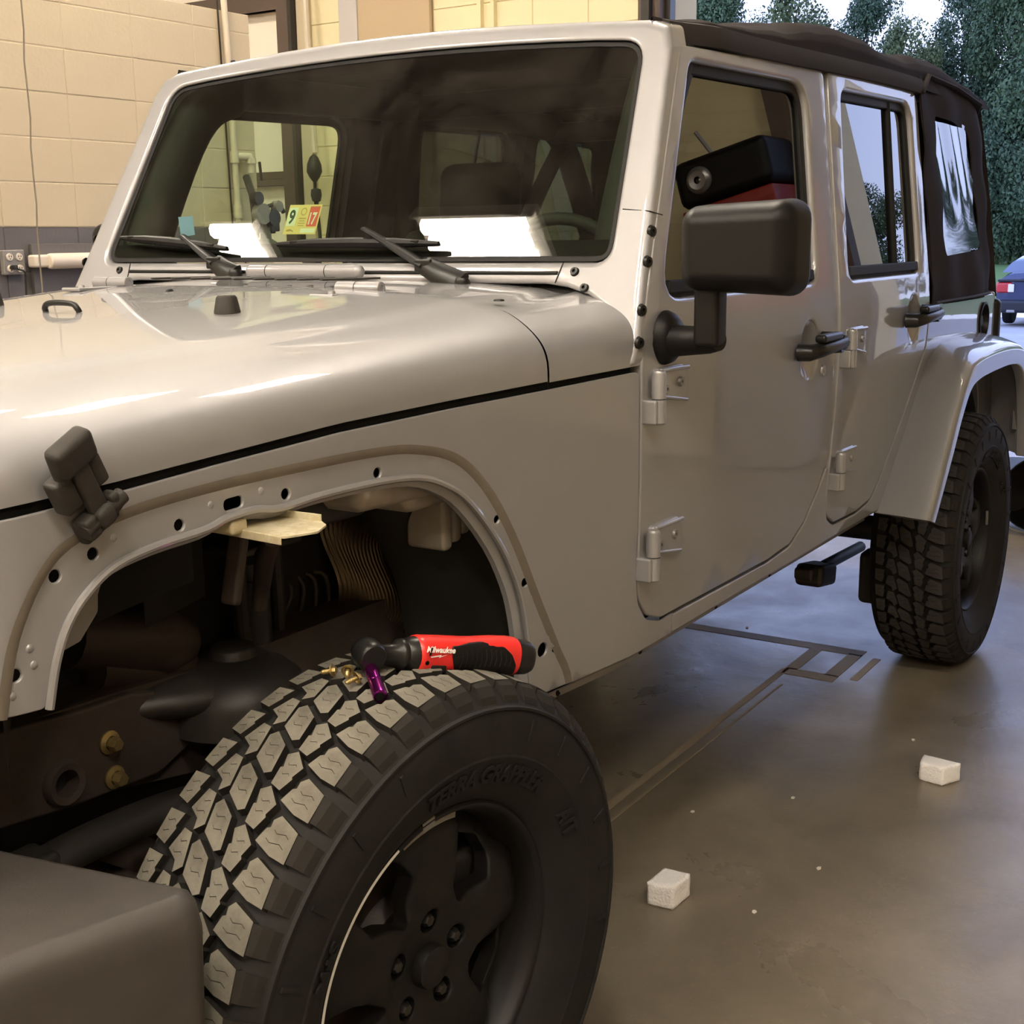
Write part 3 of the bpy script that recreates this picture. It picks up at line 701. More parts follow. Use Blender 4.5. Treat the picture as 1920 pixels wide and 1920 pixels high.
def door(side, mir, D, W, front):
    dr = empty('door', parent=suv)
    dish = circle((1.640+.035, 1.110) if front else (2.50+.035, 1.132), .0555, 22, 1.16)
    b = MB(); panel(b, D, [W, dish], S, thick=.034, r=.0045, hr=.012, step=.055, seg=.028)
    b.build('door_skin', 'silver_paint', dr, mirror=mir)
    # inner frame, black
    b = MB(); panel(b, inset(D, .012), [inset(W, -.004)], lambda u, v, d: S(u, v, d+.030), thick=.03, r=0, step=0, seg=.06, back=True); b.build('door_inner', 'interior_black', dr, mirror=mir)
    # window seal
    Wi = inset(W, .022)
    b = MB(); panel(b, inset(W, -.001), [Wi], lambda u, v, d: S(u, v, d+.015), thick=.012, r=.002, hr=.004, step=0, seg=.025); b.build('window_seal', 'seal_rubber', dr, mirror=mir)
    b = MB(); x0, x1 = W[0][0]+.03, W[-1][0]-.0
    x0 = min(p[0] for p in W if p[1] < 1.30)+.02; x1 = max(p[0] for p in W if p[1] < 1.30)-.012
    panel(b, fillet([(x0-.01, 1.270), (x0, 1.294), (x1, 1.294), (x1, 1.270)], .004), [], lambda u, v, d: S(u, v, d+.004), thick=.012, r=.003, step=0, seg=.04); b.build('window_sweep', 'seal_rubber', dr, mirror=mir)
    b = MB(); panel(b, inset(W, .015), [], lambda u, v, d: S(u, v, d+.024), thick=.004, r=0, step=0, seg=.05, back=False)
    b.build('window_glass', ('door_glass' if not mir else 'clear_glass') if front else 'dark_glass', dr, mirror=mir, smooth=False)
    if not front:
        b = MB(); p0, p1 = V(S(2.43, 1.29, .018)), V(S(2.492, 1.735, .018)); b.tube([p0, p1], .009, 8, flat=.6); b.build('window_divider', 'seal_rubber', dr, mirror=mir)
    if front:
        handle(dr, mir, 1.640, 1.110); hinge(dr, mir, .827, 1.078); hinge(dr, mir, .820, .785)
        b = MB(); y = -SYv(1.735, 1.0); b.lathe([(0, .002), (.005, .002), (.006, .004), (.0125, .004), (.014, 0)], (1.765, y, 1.052), (0, -1, 0), 18); b.build('door_lock', 'alu', dr, mirror=mir)
    else:
        handle(dr, mir, 2.50, 1.132); hinge(dr, mir, 1.912, 1.082); hinge(dr, mir, 1.880, .775)
    return dr
for s_, mir in SIDES:
    d1 = door(s_, mir, D1, W1, True); d2 = door(s_, mir, D2, W2, False)
    if s_ == -1: left_door = d1
    # the strip of body between the two doors
    b = MB(); panel(b, [(1.80, .66), (1.868, 1.2), (1.93, 1.768), (1.952, 1.768), (1.902, 1.2), (1.88, .66)], [], lambda u, v, d: S(u, v, d+.009), thick=.03, r=.003, step=0, seg=.05)
    b.build('door_pillar', 'silver_paint', suv, mirror=mir)

# ---- body side behind the doors and under them
TUB = [(.975, .600), (.975, .640), (1.476, .634), (1.616, .643), (1.704, .684), (1.792, .760), (1.834, .80), (1.847, .80), (1.847, .727), (1.868, .663), (1.933, .634), (2.12, .630), (2.242, .644), (2.310, .695), (2.513, .878), (2.683, 1.038), (2.711, 1.163),
       (3.545, 1.163), (3.565, 1.10), (3.565, .66), (3.50, .62), (3.46, .72), (3.40, .84), (3.29, .935), (3.15, .962), (2.85, .962), (2.75, .93), (2.62, .82), (2.46, .70), (2.36, .600)]
TUB = fillet(TUB, [0, 0, .1, .1, .1, .1, 0, 0, .05, .05, .05, .05, .1, .1, .1, .05, .01, .03, .03, .03, .02, .1, .1, .1, .1, .1, .1, .1, .1, .05], 3)
FUEL = circle((3.40, 1.075), .062, 20, 1.0)
for s_, mir in SIDES:
    b = MB(); panel(b, TUB, [FUEL] if not mir else [], S, thick=.03, r=.004, step=.07, seg=.035); tub = b.build('body_side', 'silver_paint', suv, mirror=mir)
    # rocker tuck and pinch flange
    b = MB()
    sec = [(.0, .603), (.004, .598), (.030, .584), (.046, .578), (.048, .560), (.0505, .5595)]
    xs = [.51, .60, .70, .80, .90, .975, 1.2, 1.6, 2.0, 2.36]
    b.grid(lambda u, v: (u, -(SYv(u, .603)-v[0]), v[1]), xs, sec); b.build('rocker', 'silver_inner', suv, mirror=mir)
    b = MB()
    for x in (.64, .93, 1.30, 1.62): b.lathe([(0, .001), (.008, .001), (.009, 0)], (x, -(SYv(x, .6)-.0475), .569), (0, -1, 0), 10)
    b.build('flange_hole', 'black_gap', suv, mirror=mir)
# fuel filler recess
b = MB(); b.lathe([(.064, -.001), (.066, .006), (.058, .007), (.052, -.02), (.045, -.04), (.0, -.04)], (3.40, -SYv(3.4, 1.075), 1.075), (0, -1, 0), 26)
b.lathe([(0, .0), (.018, .0), (.022, -.006), (.022, -.035)], (3.40, -SYv(3.4, 1.075)+.004, 1.075), (0, -1, 0), 16); b.build('fuel_filler', 'black_plastic', suv)
# back of the body
b = MB(); b.box((3.575, 0, .89), (.03, 1.56, .56), 0, bev=.012); b.build('tailgate', 'silver_paint', suv)
for s_, mir in SIDES:
    b = MB(); b.box((3.60, -.735, 1.03), (.045, .10, .20), 0, bev=.015); b.build('tail_lamp', 'tail_red', suv, mirror=mir)
    b = MB(); b.box((3.604, -.735, 1.03), (.06, .125, .225), 0, bev=.02); b.build('tail_lamp_guard', 'black_plastic', suv, mirror=mir)
b = MB(); b.box((3.70, 0, .62), (.20, 1.66, .20), 0, bev=.05); b.build('rear_bumper', 'black_plastic', suv)

# ---- rear flares
INN = [(2.318, .595), (2.487, .775), (2.60, .895), (2.700, .985), (2.818, 1.030), (2.95, 1.042), (3.066, 1.046), (3.25, 1.046), (3.376, 1.032), (3.46, .99), (3.52, .90), (3.56, .76), (3.585, .64)]
OUT = [(2.235, .606), (2.400, .790), (2.50, .905), (2.600, .985), (2.72, 1.012), (2.87, 1.022), (3.03, 1.024), (3.20, 1.018), (3.35, .995), (3.45, .93), (3.51, .83), (3.55, .72), (3.575, .62)]
INN = smooth_path([(x, z, 0) for x, z in INN], 5); OUT = smooth_path([(x, z, 0) for x, z in OUT], 5)
def flare_obj(mir):
    b = MB(); n_ = len(INN); cen = V((2.95, .40))
    sec = []
    for i in range(n_):
        a = INN[i]; o_ = OUT[i]; t_ = i/(n_-1)
        a3 = V((a.x, -(SYv(a.x, a.y)+.001), a.y)); o3 = V((o_.x, -.925, o_.y))
        dirc = (V((cen.x, cen.y))-V((o_.x, o_.y))).normalized(); lip = V((dirc.x, 0, dirc.y))
        up = V((0, 0, 1))
        row = [a3+V((-lip.x*-.0, .012, 0))+(-lip)*(-.004), a3, a3.lerp(o3, .2)+(-lip)*.004, a3.lerp(o3, .6)+(-lip)*.007, a3.lerp(o3, .92)+(-lip)*.003, o3+V((0, -.006, 0))+lip*.004, o3+V((0, -.012, 0))+lip*.014, o3+V((0, -.012, 0))+lip*.070, o3+V((0, -.006, 0))+lip*.076, o3+V((0, .02, 0))+lip*.074, o3+V((0, .03, 0))+lip*.055, (a3+V((0, .02, 0))).lerp(o3+V((0, .03, 0)), .3)+lip*.02]
        sec.append(row)
    b.grid(lambda u, v: sec[u][v], list(range(n_)), list(range(12)))
    b.add(sec[0], [tuple(range(12))]); b.add(sec[-1], [tuple(range(12))])
    o = b.build('fender_flare', 'silver_paint', suv, mirror=mir, sharp=50)
    return o
for s_, mir in SIDES: flare_obj(mir)
b = MB(); b.box((3.50, -.90, .80), (.03, .03, .22), 0, bev=.004); b.build('flare_bracket', 'silver_inner', suv)
# wheel house liners
for s_, mir in SIDES:
    b = MB(); b.grid(lambda u, v: (2.95+.50*math.cos(u), v, .47+.50*math.sin(u)), [math.radians(a) for a in range(12, 170, 10)], [-.79, -.45]); b.build('rear_wheel_house', 'liner_black', suv, mirror=mir)

# ---- front fenders with the wheel opening, holes and pressed ledge
OPEN = [(-.391, .86), (-.378, .913), (-.360, .953), (-.332, .984), (-.292, 1.008), (-.232, 1.020), (-.165, 1.026), (-.130, 1.035), (-.084, 1.038), (-.045, 1.033), (.025, 1.038), (.126, 1.040), (.215, 1.034), (.275, 1.014), (.330, .978), (.400, .900), (.445, .825), (.467, .765), (.484, .69), (.503, .603)]
FT = [(.795, 1.139), (.531, 1.132), (.30, 1.127), (.069, 1.119), (-.146, 1.104), (-.291, 1.092), (-.43, 1.084), (-.56, 1.070), (-.615, 1.055)]
FEND = [(-.63, 1.02), (-.63, .90), (-.615, .865)]+OPEN+[(.972, .600), (.972, .643), (.917, .641), (.850, .661), (.809, .704), (.797, .76)]+FT
rad = [0]*len(FEND)
FEND = fillet(FEND, [.03, .02, .02]+[.01]+[.05]*(len(OPEN)-2)+[.01]+[0, 0, .06, .05, .06, .04]+[.015]+[.1]*7+[.02], 3)
CRE = [(-.438, .86), (-.418, .949), (-.380, 1.014), (-.337, 1.044), (-.265, 1.062), (-.149, 1.072), (-.010, 1.076), (.128, 1.077), (.215, 1.070), (.30, 1.045), (.367, .990), (.430, .902), (.498, .779), (.556, .680), (.60, .603), (.60, .5), (-.438, .5)]
CRE = [tuple(p)[:2] for p in smooth_path([(x, z, 0) for x, z in CRE], 5)]
def dist_poly(p, poly):
    best = 9; q = V(p)
    for i in range(len(poly)):
        a, b_ = V(poly[i-1]), V(poly[i]); ab = b_-a; L = ab.length_squared
        if L < 1e-12: continue
        t_ = max(0, min(1, (q-a).dot(ab)/L)); d_ = (a+ab*t_-q).length
        if d_ < best: best = d_
    return best if not inside(p, poly) else -best
def FS(u, v, d=0.0):
    dd = dist_poly((u, v), CRE)
    rec = .0045*(1-sm(-.004, .006, dd))            # the ledge the flare sat on lies a little lower
    xw = max(0, -.40-u); roll = 4*xw*xw                    # rolls round towards the grille
    top = max(0, v-(1.085+.05*(u+.5)))                      # shoulder under the hood gap
    return (u, -(SYv(u, v)-d-rec-roll-1.2*top*top*6), v)
HOLES = [(.14, 1.052, .0075), (-.029, 1.049, .0075), (-.198, 1.038, .0075), (-.318, 1.026, .0075), (-.368, 1.010, .0075), (-.424, .908, .0075), (.400, .938, .0065), (.473, .818, .008), (.491, .801, .005), (.528, .686, .013), (.561, .679, .006)]
for s_, mir in SIDES:
    b = MB(); hs = [circle((x, z), r_, 12) for x, z, r_ in HOLES]
    hs.append(fillet([(-.130, 1.0425), (-.130, 1.0575), (-.100, 1.0595), (-.100, 1.0445)], .007, 4))
    # dense points along the ledge so that the step is crisp
    panel(b, FEND, hs, FS, thick=.004, r=.002, step=.020, seg=.018, rings=2, cuts=[resample(inset(CRE, -.007), .015), resample(inset(CRE, .0045), .015)])
    fen = b.build('front_fender', 'silver_paint', suv, mirror=mir, sharp=45)
    # rolled lip around the opening
    b = MB(); path = smooth_path([FS(x, z, -.004) for x, z in OPEN[:-1]], 4); b.tube(path, .0055, 8)
    ins = []
    P_ = smooth_path([V((x, z, 0)) for x, z in OPEN], 3)
    for i, p in enumerate(P_):
        a = P_[max(0, i-1)]; c = P_[min(len(P_)-1, i+1)]; t_ = (c-a).normalized(); n_ = V((t_.y, -t_.x, 0))
        ins.append([V(FS(p.x, p.y, .003)), V(FS(p.x+n_.x*.014, p.y+n_.y*.014, .010)), V(FS(p.x+n_.x*.016, p.y+n_.y*.016, .018))])
    b.grid(lambda u, v: ins[u][v], list(range(len(ins))), [0, 1, 2]); b.build('fender_lip', 'silver_paint', suv, mirror=mir)
    b = MB()
    for x, z in ((-.405, .935), (-.402, .915), (-.428, .885), (-.15, 1.055), (-.29, 1.04), (-.07, 1.06)): b.ball(FS(x, z, .002), (.006, .004, .006), 0, 8)
    b.build('weld_dimple', 'silver_paint', suv, mirror=mir)
    # tab with a hole inside the front of the opening
    b = MB(); tabo = fillet([(-.365, .950), (-.325, .990), (-.262, 1.012), (-.288, .965), (-.290, .945), (-.318, .915), (-.345, .908), (-.375, .885)], .008)
    panel(b, tabo, [circle((-.328, .950), .0085, 12)], lambda u, v, d: S(u, v, d+.040+.25*max(0, u+.30)), thick=.004, r=.001, step=0, seg=.03); b.build('fender_tab', 'silver_inner', suv, mirror=mir)

# ---- hood, cowl
def Wd(x): return SYv(x, 1.13)-.004
GZ = [(-.70, 1.072), (-.56, 1.082), (-.43, 1.096), (-.29, 1.104), (-.146, 1.115), (.069, 1.131), (.30, 1.139), (.53, 1.145), (.80, 1.151), (1.0, 1.155)]
def Gz(x):
    for a, c in zip(GZ, GZ[1:]):
        if x <= c[0]: return lerp(a[1], c[1], (x-a[0])/(c[0]-a[0]))
    return GZ[-1][1]
def Tz(x): return 1.284+.078*(x-.587)-.22*max(0, -.30-x)**2
def hsurf(x, a, dd=0.0):
    """a in [-1, 1] across"""
    t_ = a*math.pi/2; n_ = 2/3.5; w_ = Wd(x); D_ = Tz(x)-Gz(x)
    y = w_*math.copysign(abs(math.sin(t_))**n_, t_); z = Gz(x)+D_*max(0, math.cos(t_))**n_
    ay = abs(y)
    z += .003*(1-sm(.0, .56, ay))
    e = .36+.20*sm(-.6, .45, x)
    z += .004*(1-sm(e-.02, e+.02, ay))*sm(-.62, -.45, x)
    return (x, y, z-dd)
avs = sorted(set([round(-1+2*i/72, 4) for i in range(73)]+[-.995, .995, -.985, .985]))
def rear_edge(y): return .583-.052*sm(.60, .757, abs(y))
def hood_pt(i, a, dd=0.0):
    x = lerp(-.62, .587, i); p = hsurf(x, a); k = rear_edge(p[1])-.587; x2 = x+k*sm(.7, 1.0, i)
    fr = max(0, -.52-x); q = hsurf(x2, a); xw = max(0, -.40-x); return (q[0], q[1]*(1-4*xw*xw/.65), q[2]-3.2*fr*fr-dd)
iv = [0, .015, .03, .05, .08]+[.1+.9*i/30 for i in range(31)]
b = MB(); b.grid(lambda u, v: hood_pt(u, v), iv, avs)
sk = [hood_pt(1.0, a) for a in avs]; b.grid(lambda u, v: (sk[v][0]+[0, .002, .003][u], sk[v][1]*(1-[0, .0005, .001][u]), sk[v][2]-[0, .002, .02][u]), [0, 1, 2], list(range(len(avs))))
hood = b.build('hood', 'silver_paint', suv, sharp=60)
# gap under the hood edge
for s_, mir in SIDES:
    b = MB(); b.grid(lambda u, v: (u, -(Wd(u)-.006-4*max(0, -.40-u)**2), Gz(u)+.006-.035*v), [-.60+.06*i for i in range(24)], [0, 1]); b.build('hood_gap', 'black_gap', suv, mirror=mir)
def cowl_pt(i, a):
    p0 = hsurf(.587, a); k0 = rear_edge(p0[1])+.006; y = abs(p0[1])
    x1 = .858+.522*(min(1.31, hsurf(min(.75, .587), a)[2]+.008)-1.333)+.060
    x = lerp(k0, x1, i); q = hsurf(min(x, .70)if y < .6 else x, a); z = q[2]+(.0 if i < 1 else 0)
    zc = Tz(.587)+.012
    if y < .66: z = lerp(hsurf(k0, a)[2], min(q[2], 1.298), sm(0, 1, i))
    return (x, q[1], z-.002)
b = MB(); b.grid(cowl_pt, [i/10 for i in range(11)], avs); cowl = b.build('cowl', 'silver_paint', suv, sharp=60)
# cowl vent slots left of centre
b = MB()
for k in range(9): b.box((.70, .26-.058*k, 1.3015), (.13, .013, .004), 0, Matrix.Rotation(-.35, 3, 'Z'), bev=.001)
b.build('cowl_vent', 'chassis_black', suv)
b = MB()
for x, y in ((.66, -.50), (.62, -.60)): b.lathe([(0, .004), (.009, .003), (.010, 0)], (x, y, hsurf(x, -.4)[2]-.004), (0, 0, 1), 12)
b.build('cowl_screw', 'handle_black', suv)
# engine bay block so that nothing shows through the gaps
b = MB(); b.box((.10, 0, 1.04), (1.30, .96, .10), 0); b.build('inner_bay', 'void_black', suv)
# grille panel
b = MB(); b.box((-.585, 0, .99), (.09, 1.20, .42), 0, bev=.02)
for k in range(7): b.box((-.635, -.27+.09*k, .95), (.01, .045, .20), 1, bev=.004)
for y in (-.48, .48): b.lathe([(0, .012), (.08, .010), (.09, 0)], (-.63, y, .96), (-1, 0, 0), 24, 2)
b.build('grille', ['silver_paint', 'black_gap', 'lamp_white'], suv)

# ---- windshield frame in its raked plane
def WF(u, v, d=0.0):
    return (.858+.522*(v-1.333)+d*.92, u, v+d*.10)
HALF = [(0, 1.292), (.56, 1.288), (.61, 1.282), (.66, 1.268), (.705, 1.243), (.738, 1.205), (.752, 1.165), (.754, 1.146), (.783, 1.146), (.784, 1.19), (.766, 1.30), (.744, 1.46), (.716, 1.66), (.708, 1.725), (.690, 1.768), (.648, 1.784), (.50, 1.795), (.32, 1.806), (.16, 1.812), (0, 1.814)]
outl = [(-y, z) for y, z in HALF[:0:-1]]+[(y, z) for y, z in HALF[:-1]]
outl = [( -y, z) for y, z in HALF[1:]]            # left half going up
outl = outl+[(y, z) for y, z in HALF[-2:0:-1]]
outl = outl[::-1]
FR = fillet(outl, .022, 4)
GL = fillet([(-.682, 1.333), (-.641, 1.738)]+[(.64*k/6, 1.740+.026*(1-(k/6)**2)) for k in range(-5, 6)]+[(.641, 1.738), (.682, 1.333)], [.028, .05]+[.2]*11+[.05, .028], 6)
b = MB(); panel(b, FR, [inset(GL, -.006)], WF, thick=.075, r=.016, hr=.009, step=.06, seg=.028, rings=5)
wfr = b.build('windshield_frame', 'silver_paint', suv, sharp=50)
b = MB(); panel(b, inset(GL, -.004), [inset(GL, .006)], lambda u, v, d: WF(u, v, d+.011), thick=.006, r=.002, step=0, seg=.03); b.build('windshield_seal', 'seal_rubber', suv)
b = MB(); panel(b, inset(GL, .004), [], lambda u, v, d: WF(u, v, d+.014), thick=.004, r=0, step=.08, seg=.04); b.build('windshield', 'windshield_glass', suv, smooth=False)
# blackout band along the lower edge inside the glass
b = MB(); panel(b, [(-.68, 1.335), (.68, 1.335), (.678, 1.368), (-.678, 1.368)], [], lambda u, v, d: WF(u, v, d+.019), thick=.002, r=0, step=0, seg=.1); b.build('windshield_band', 'black_gap', suv)
# seams of the lower corner brackets, recess line
b = MB()
for s2 in (1, -1): b.tube([V(WF(s2*.585, 1.292, -.001)), V(WF(s2*.592, 1.330, -.001))], .0012, 6); 
b.tube([V(WF(-.585, 1.310, -.0015)), V(WF(.585, 1.310, -.0015))], .0035, 8)
b.tube([V(WF(-.69, 1.425, -.0005)), V(WF(-.745, 1.42, .002)), V(WF(-.762, 1.41, .03))], .0012, 6)
b.build('frame_seam', 'seal_rubber', suv)
for s_, mir in SIDES:
    for (x, z) in ((.792, 1.19), (.819, 1.246), (.866, 1.330), (.897, 1.384)):
        y = -(SYv(.8, z)+.000)+.000; yy = -{1.19: .784, 1.246: .775, 1.330: .762, 1.384: .754}[z]
        b = MB(); b.lathe([(0, .001), (.003, .001), (.0035, .0055), (.0075, .005), (.0095, 0)], (x, yy+.001, z), (-.25, -1, 0), 14); b.v = [(x+(q[0]-x)*1.25, yy+(q[1]-yy)*1.2, z+(q[2]-z)*1.25) for q in b.v]; b.build('frame_bolt', 'handle_black', suv, mirror=mir)
    for (y, z) in ((-.650, 1.283), (-.621, 1.312)):
        b = MB(); b.lathe([(0, .001), (.003, .001), (.0035, .0055), (.0075, .005), (.0095, 0)], WF(y, z, 0), (-.886, 0, .463), 14); b.build('frame_bolt', 'handle_black', suv, mirror=mir)
# tube on the cowl (windshield pivot)
b = MB(); b.tube([(.815, .165, 1.312), (.815, -.13, 1.312)], .014, 16)
b.ball((.815, -.13, 1.312), .014, 0, 12); b.ball((.815, .165, 1.312), .014, 0, 12)
for y in (.115, -.05): b.lathe([(.0145, -.001), (.0145, .001)], (.815, y, 1.312), (0, 1, 0), 16, 1)
b.build('windshield_pivot', ['silver_paint', 'black_gap'], suv)
# hood hinges
for y0, z in ((.355, 1.2935), (-.313, 1.2885)):
    b = MB(); x = .600
    b.tube([(x, y0+.055, z), (x, y0-.045, z)], .0125, 16); b.lathe([(.013, -.0008), (.013, .0008)], (x, y0+.01, z), (0, 1, 0), 16, 1)
    b.lathe([(0, .0005), (.006, .0005), (.0065, .002), (.0115, .001), (.0125, -.002)], (x, y0-.045, z), (0, -1, 0), 16, 0)
    b.box((x-.055, y0+.005, z-.010), (.11, .055, .008), 0, Matrix.Rotation(.0, 3, 'Z'), bev=.003); b.box((x+.035, y0+.03, z-.010), (.07, .04, .008), 0, bev=.003)
    b.lathe([(0, .005), (.006, .004), (.007, 0)], (x-.085, y0, z-.006), (0, 0, 1), 10); b.build('hood_hinge', ['silver_paint', 'black_gap'], suv)
# rubber stops, tie-down loop, washer nozzle
for y in (-.307, .300):
    b = MB(); z = 1.2675
    b.lathe([(.0, .029), (.014, .0285), (.017, .025), (.0215, .003), (.021, -.004), (0, -.004)], (.262, y, z-.006), (0, 0, 1), 26); b.build('rubber_stop', 'grey_plastic', suv)
b = MB(); zz = 1.2585
b.tube(smooth_path([(.20, .066, zz+.002), (.197, .064, zz+.009), (.197, .054, zz+.016), (.197, .022, zz+.018), (.197, -.010, zz+.016), (.197, -.020, zz+.009), (.20, -.022, zz+.002)], 5), .0052, 10)
for y in (.070, -.026): b.lathe([(0, .003), (.009, .0025), (.012, 0), (.012, -.004)], (.198, y, zz-.002), (0, 0, 1), 16)
b.build('tie_down_loop', 'handle_black', suv)
b = MB(); b.prism(circle((0, 0), .014, 12, .7), 0, .010, 0, Matrix.Translation((.49, .07, 1.2775)), top=.4); b.build('washer_nozzle', 'handle_black', suv)

# ================================================================== WHEELS
RT = .408; DEG = math.pi/180
def TP(ang, v, d):              # point on the tread: angle in degrees (0 = top, + = rearward), v across in mm, d below the surface
    r = RT-d-.0055*(abs(v+6)/102)**2.5
    return (r*math.sin(ang*DEG), .095+v/1000, r*math.cos(ang*DEG))
ROWS = [([(-1.7, -57), (.6, -62), (.9, -66.5), (2.1, -65), (3.1, -72), (1.6, -103), (-3.3, -106.5), (-3.0, -84)], -34.4),
        ([(-2.8, -28), (.2, -24), (.4, -27.5), (2.6, -20), (3.7, -31), (1.3, -53.5), (-.7, -48.5), (-1.1, -51), (-3.4, -45)], -38.6),
        ([(-1.8, 20), (2.7, 28), (3.8, 20.5), (1.8, -4.6), (-3.3, -15.5), (-3.9, -6.9)], -43.7),
        ([(-.5, 61), (3.2, 53), (2.9, 38), (-2.1, 27), (-3.5, 39), (-1.7, 43)], -42.3),
        ([(-2.2, 94), (2.5, 94), (2.4, 66), (.2, 70), (-.2, 67), (-2.9, 73)], -46.8)]
def zig(a, b, w_=.10, n_=3, amp=2.2):
    """thin lightning shaped sipe as a polygon; a, b in (deg, mm)"""
    P_ = []
    for i in range(n_+1):
        t_ = i/n_; s_ = 0 if i in (0, n_) else (1 if i % 2 else -1); P_.append((lerp(a[0], b[0], t_)+s_*.28, lerp(a[1], b[1], t_)-s_*amp))
    return P_+[(p[0]+w_, p[1]+.2) for p in P_[::-1]]
SIPES = [[zig((-1.6, -97), (-.9, -68)), zig((.2, -97), (.8, -73))], [zig((-.9, -44), (-.5, -31)), zig((1.1, -45), (1.4, -30))], [zig((-1.3, -6), (-.5, 14)), zig((1.0, 0), (1.4, 19))], [zig((-.8, 36), (-.4, 54)), zig((1.2, 37), (1.6, 50))], [zig((-1.2, 76), (-1.0, 89)), zig((.8, 74), (.9, 89))]]
def unskew(p): return (p[0]*7.12, p[1])
def block_mb(row, sipes=True):
    poly, _ = ROWS[row]; b = MB()
    P_ = [(p[0]*7.12, p[1]) for p in poly]; H_ = [[(q[0]*7.12, q[1]) for q in h] for h in SIPES[row]] if sipes else []
    f = lambda u, v, d: TP(u/7.12, v, d)
    panel(b, P_, [], f, thick=.0115, r=.0, step=0, seg=60, mi=0, rings=1)
    n0 = len(b.f)
    b2 = MB(); loops = []
    # top with sipe slots
    pts = []; ed = []
    for lp in [P_]+H_:
        k = len(pts); pts += lp; ed += [(k+i, k+(i+1) % len(lp)) for i in range(len(lp))]
    res = geometry.delaunay_2d_cdt([V(p) for p in pts], ed, [], 0, 1e-6); vs, fs = res[0], res[2]; keep = []
    for t_ in fs:
        c = (vs[t_[0]]+vs[t_[1]]+vs[t_[2]])/3
        if inside((c.x, c.y), P_) and not any(inside((c.x, c.y), h) for h in H_): keep.append(tuple(t_))
    b2.add([f(p.x, p.y, 0) for p in vs], keep, 0)
    for h in H_:
        n_ = len(h); b2.add([f(*p, 0) for p in h]+[f(*p, .005) for p in h], [(i, (i+1) % n_, n_+(i+1) % n_, n_+i) for i in range(n_)], 1)
        b2.add([f(*p, .005) for p in h], [tuple(range(n_))], 1)
    n_ = len(P_); b2.add([f(*p, 0) for p in P_]+[TP(p[0]/7.12*1.06, p[1], .0125) for p in P_], [(i, (i+1) % n_, n_+(i+1) % n_, n_+i) for i in range(n_)], 1)
    if row == 0:   # lug carried down onto the shoulder
        a0, a1 = 1.6, -3.3
        q = [TP(a0, -103, 0), TP(a1, -106.5, 0)]
        fl = [[(q_[0]*k_, y_, q_[2]*k_) for q_ in (q[0], q[1])] for k_, y_ in ((1, q[0][1]), (.985, -.020), (.955, -.029), (.925, -.034), (.92, -.028))]
        for r_ in range(4): b2.add([fl[r_][0], fl[r_][1], fl[r_+1][1], fl[r_+1][0]], [(0, 1, 2, 3)], 1)
        side = [[(fl[r_][c_][0]*.97, fl[r_][c_][1]+.012, fl[r_][c_][2]*.97) for c_ in (0, 1)] for r_ in range(5)]
        for c_ in (0, 1):
            for r_ in range(4): b2.add([fl[r_][c_], fl[r_+1][c_], side[r_+1][c_], side[r_][c_]], [(0, 1, 2, 3)], 1)
    return b2
for r_ in range(5):
    pl, ph_ = ROWS[r_]; cx = sum(q[0] for q in pl)/len(pl); cy = sum(q[1] for q in pl)/len(pl)
    ROWS[r_] = ([(cx+(q[0]-cx)*1.09, cy+(q[1]-cy)*1.05) for q in pl], ph_)
blk = [block_mb(r_) for r_ in range(5)]
TPROF = [(.226, .010), (.234, -.002), (.243, -.012), (.262, -.025), (.285, -.034), (.300, -.0385), (.303, -.0405), (.306, -.039), (.33, -.0415), (.352, -.0405), (.366, -.037), (.3675, -.040), (.371, -.040), (.3725, -.035), (.382, -.027), (.390, -.016), (.3945, -.008), (.3955, .02)]
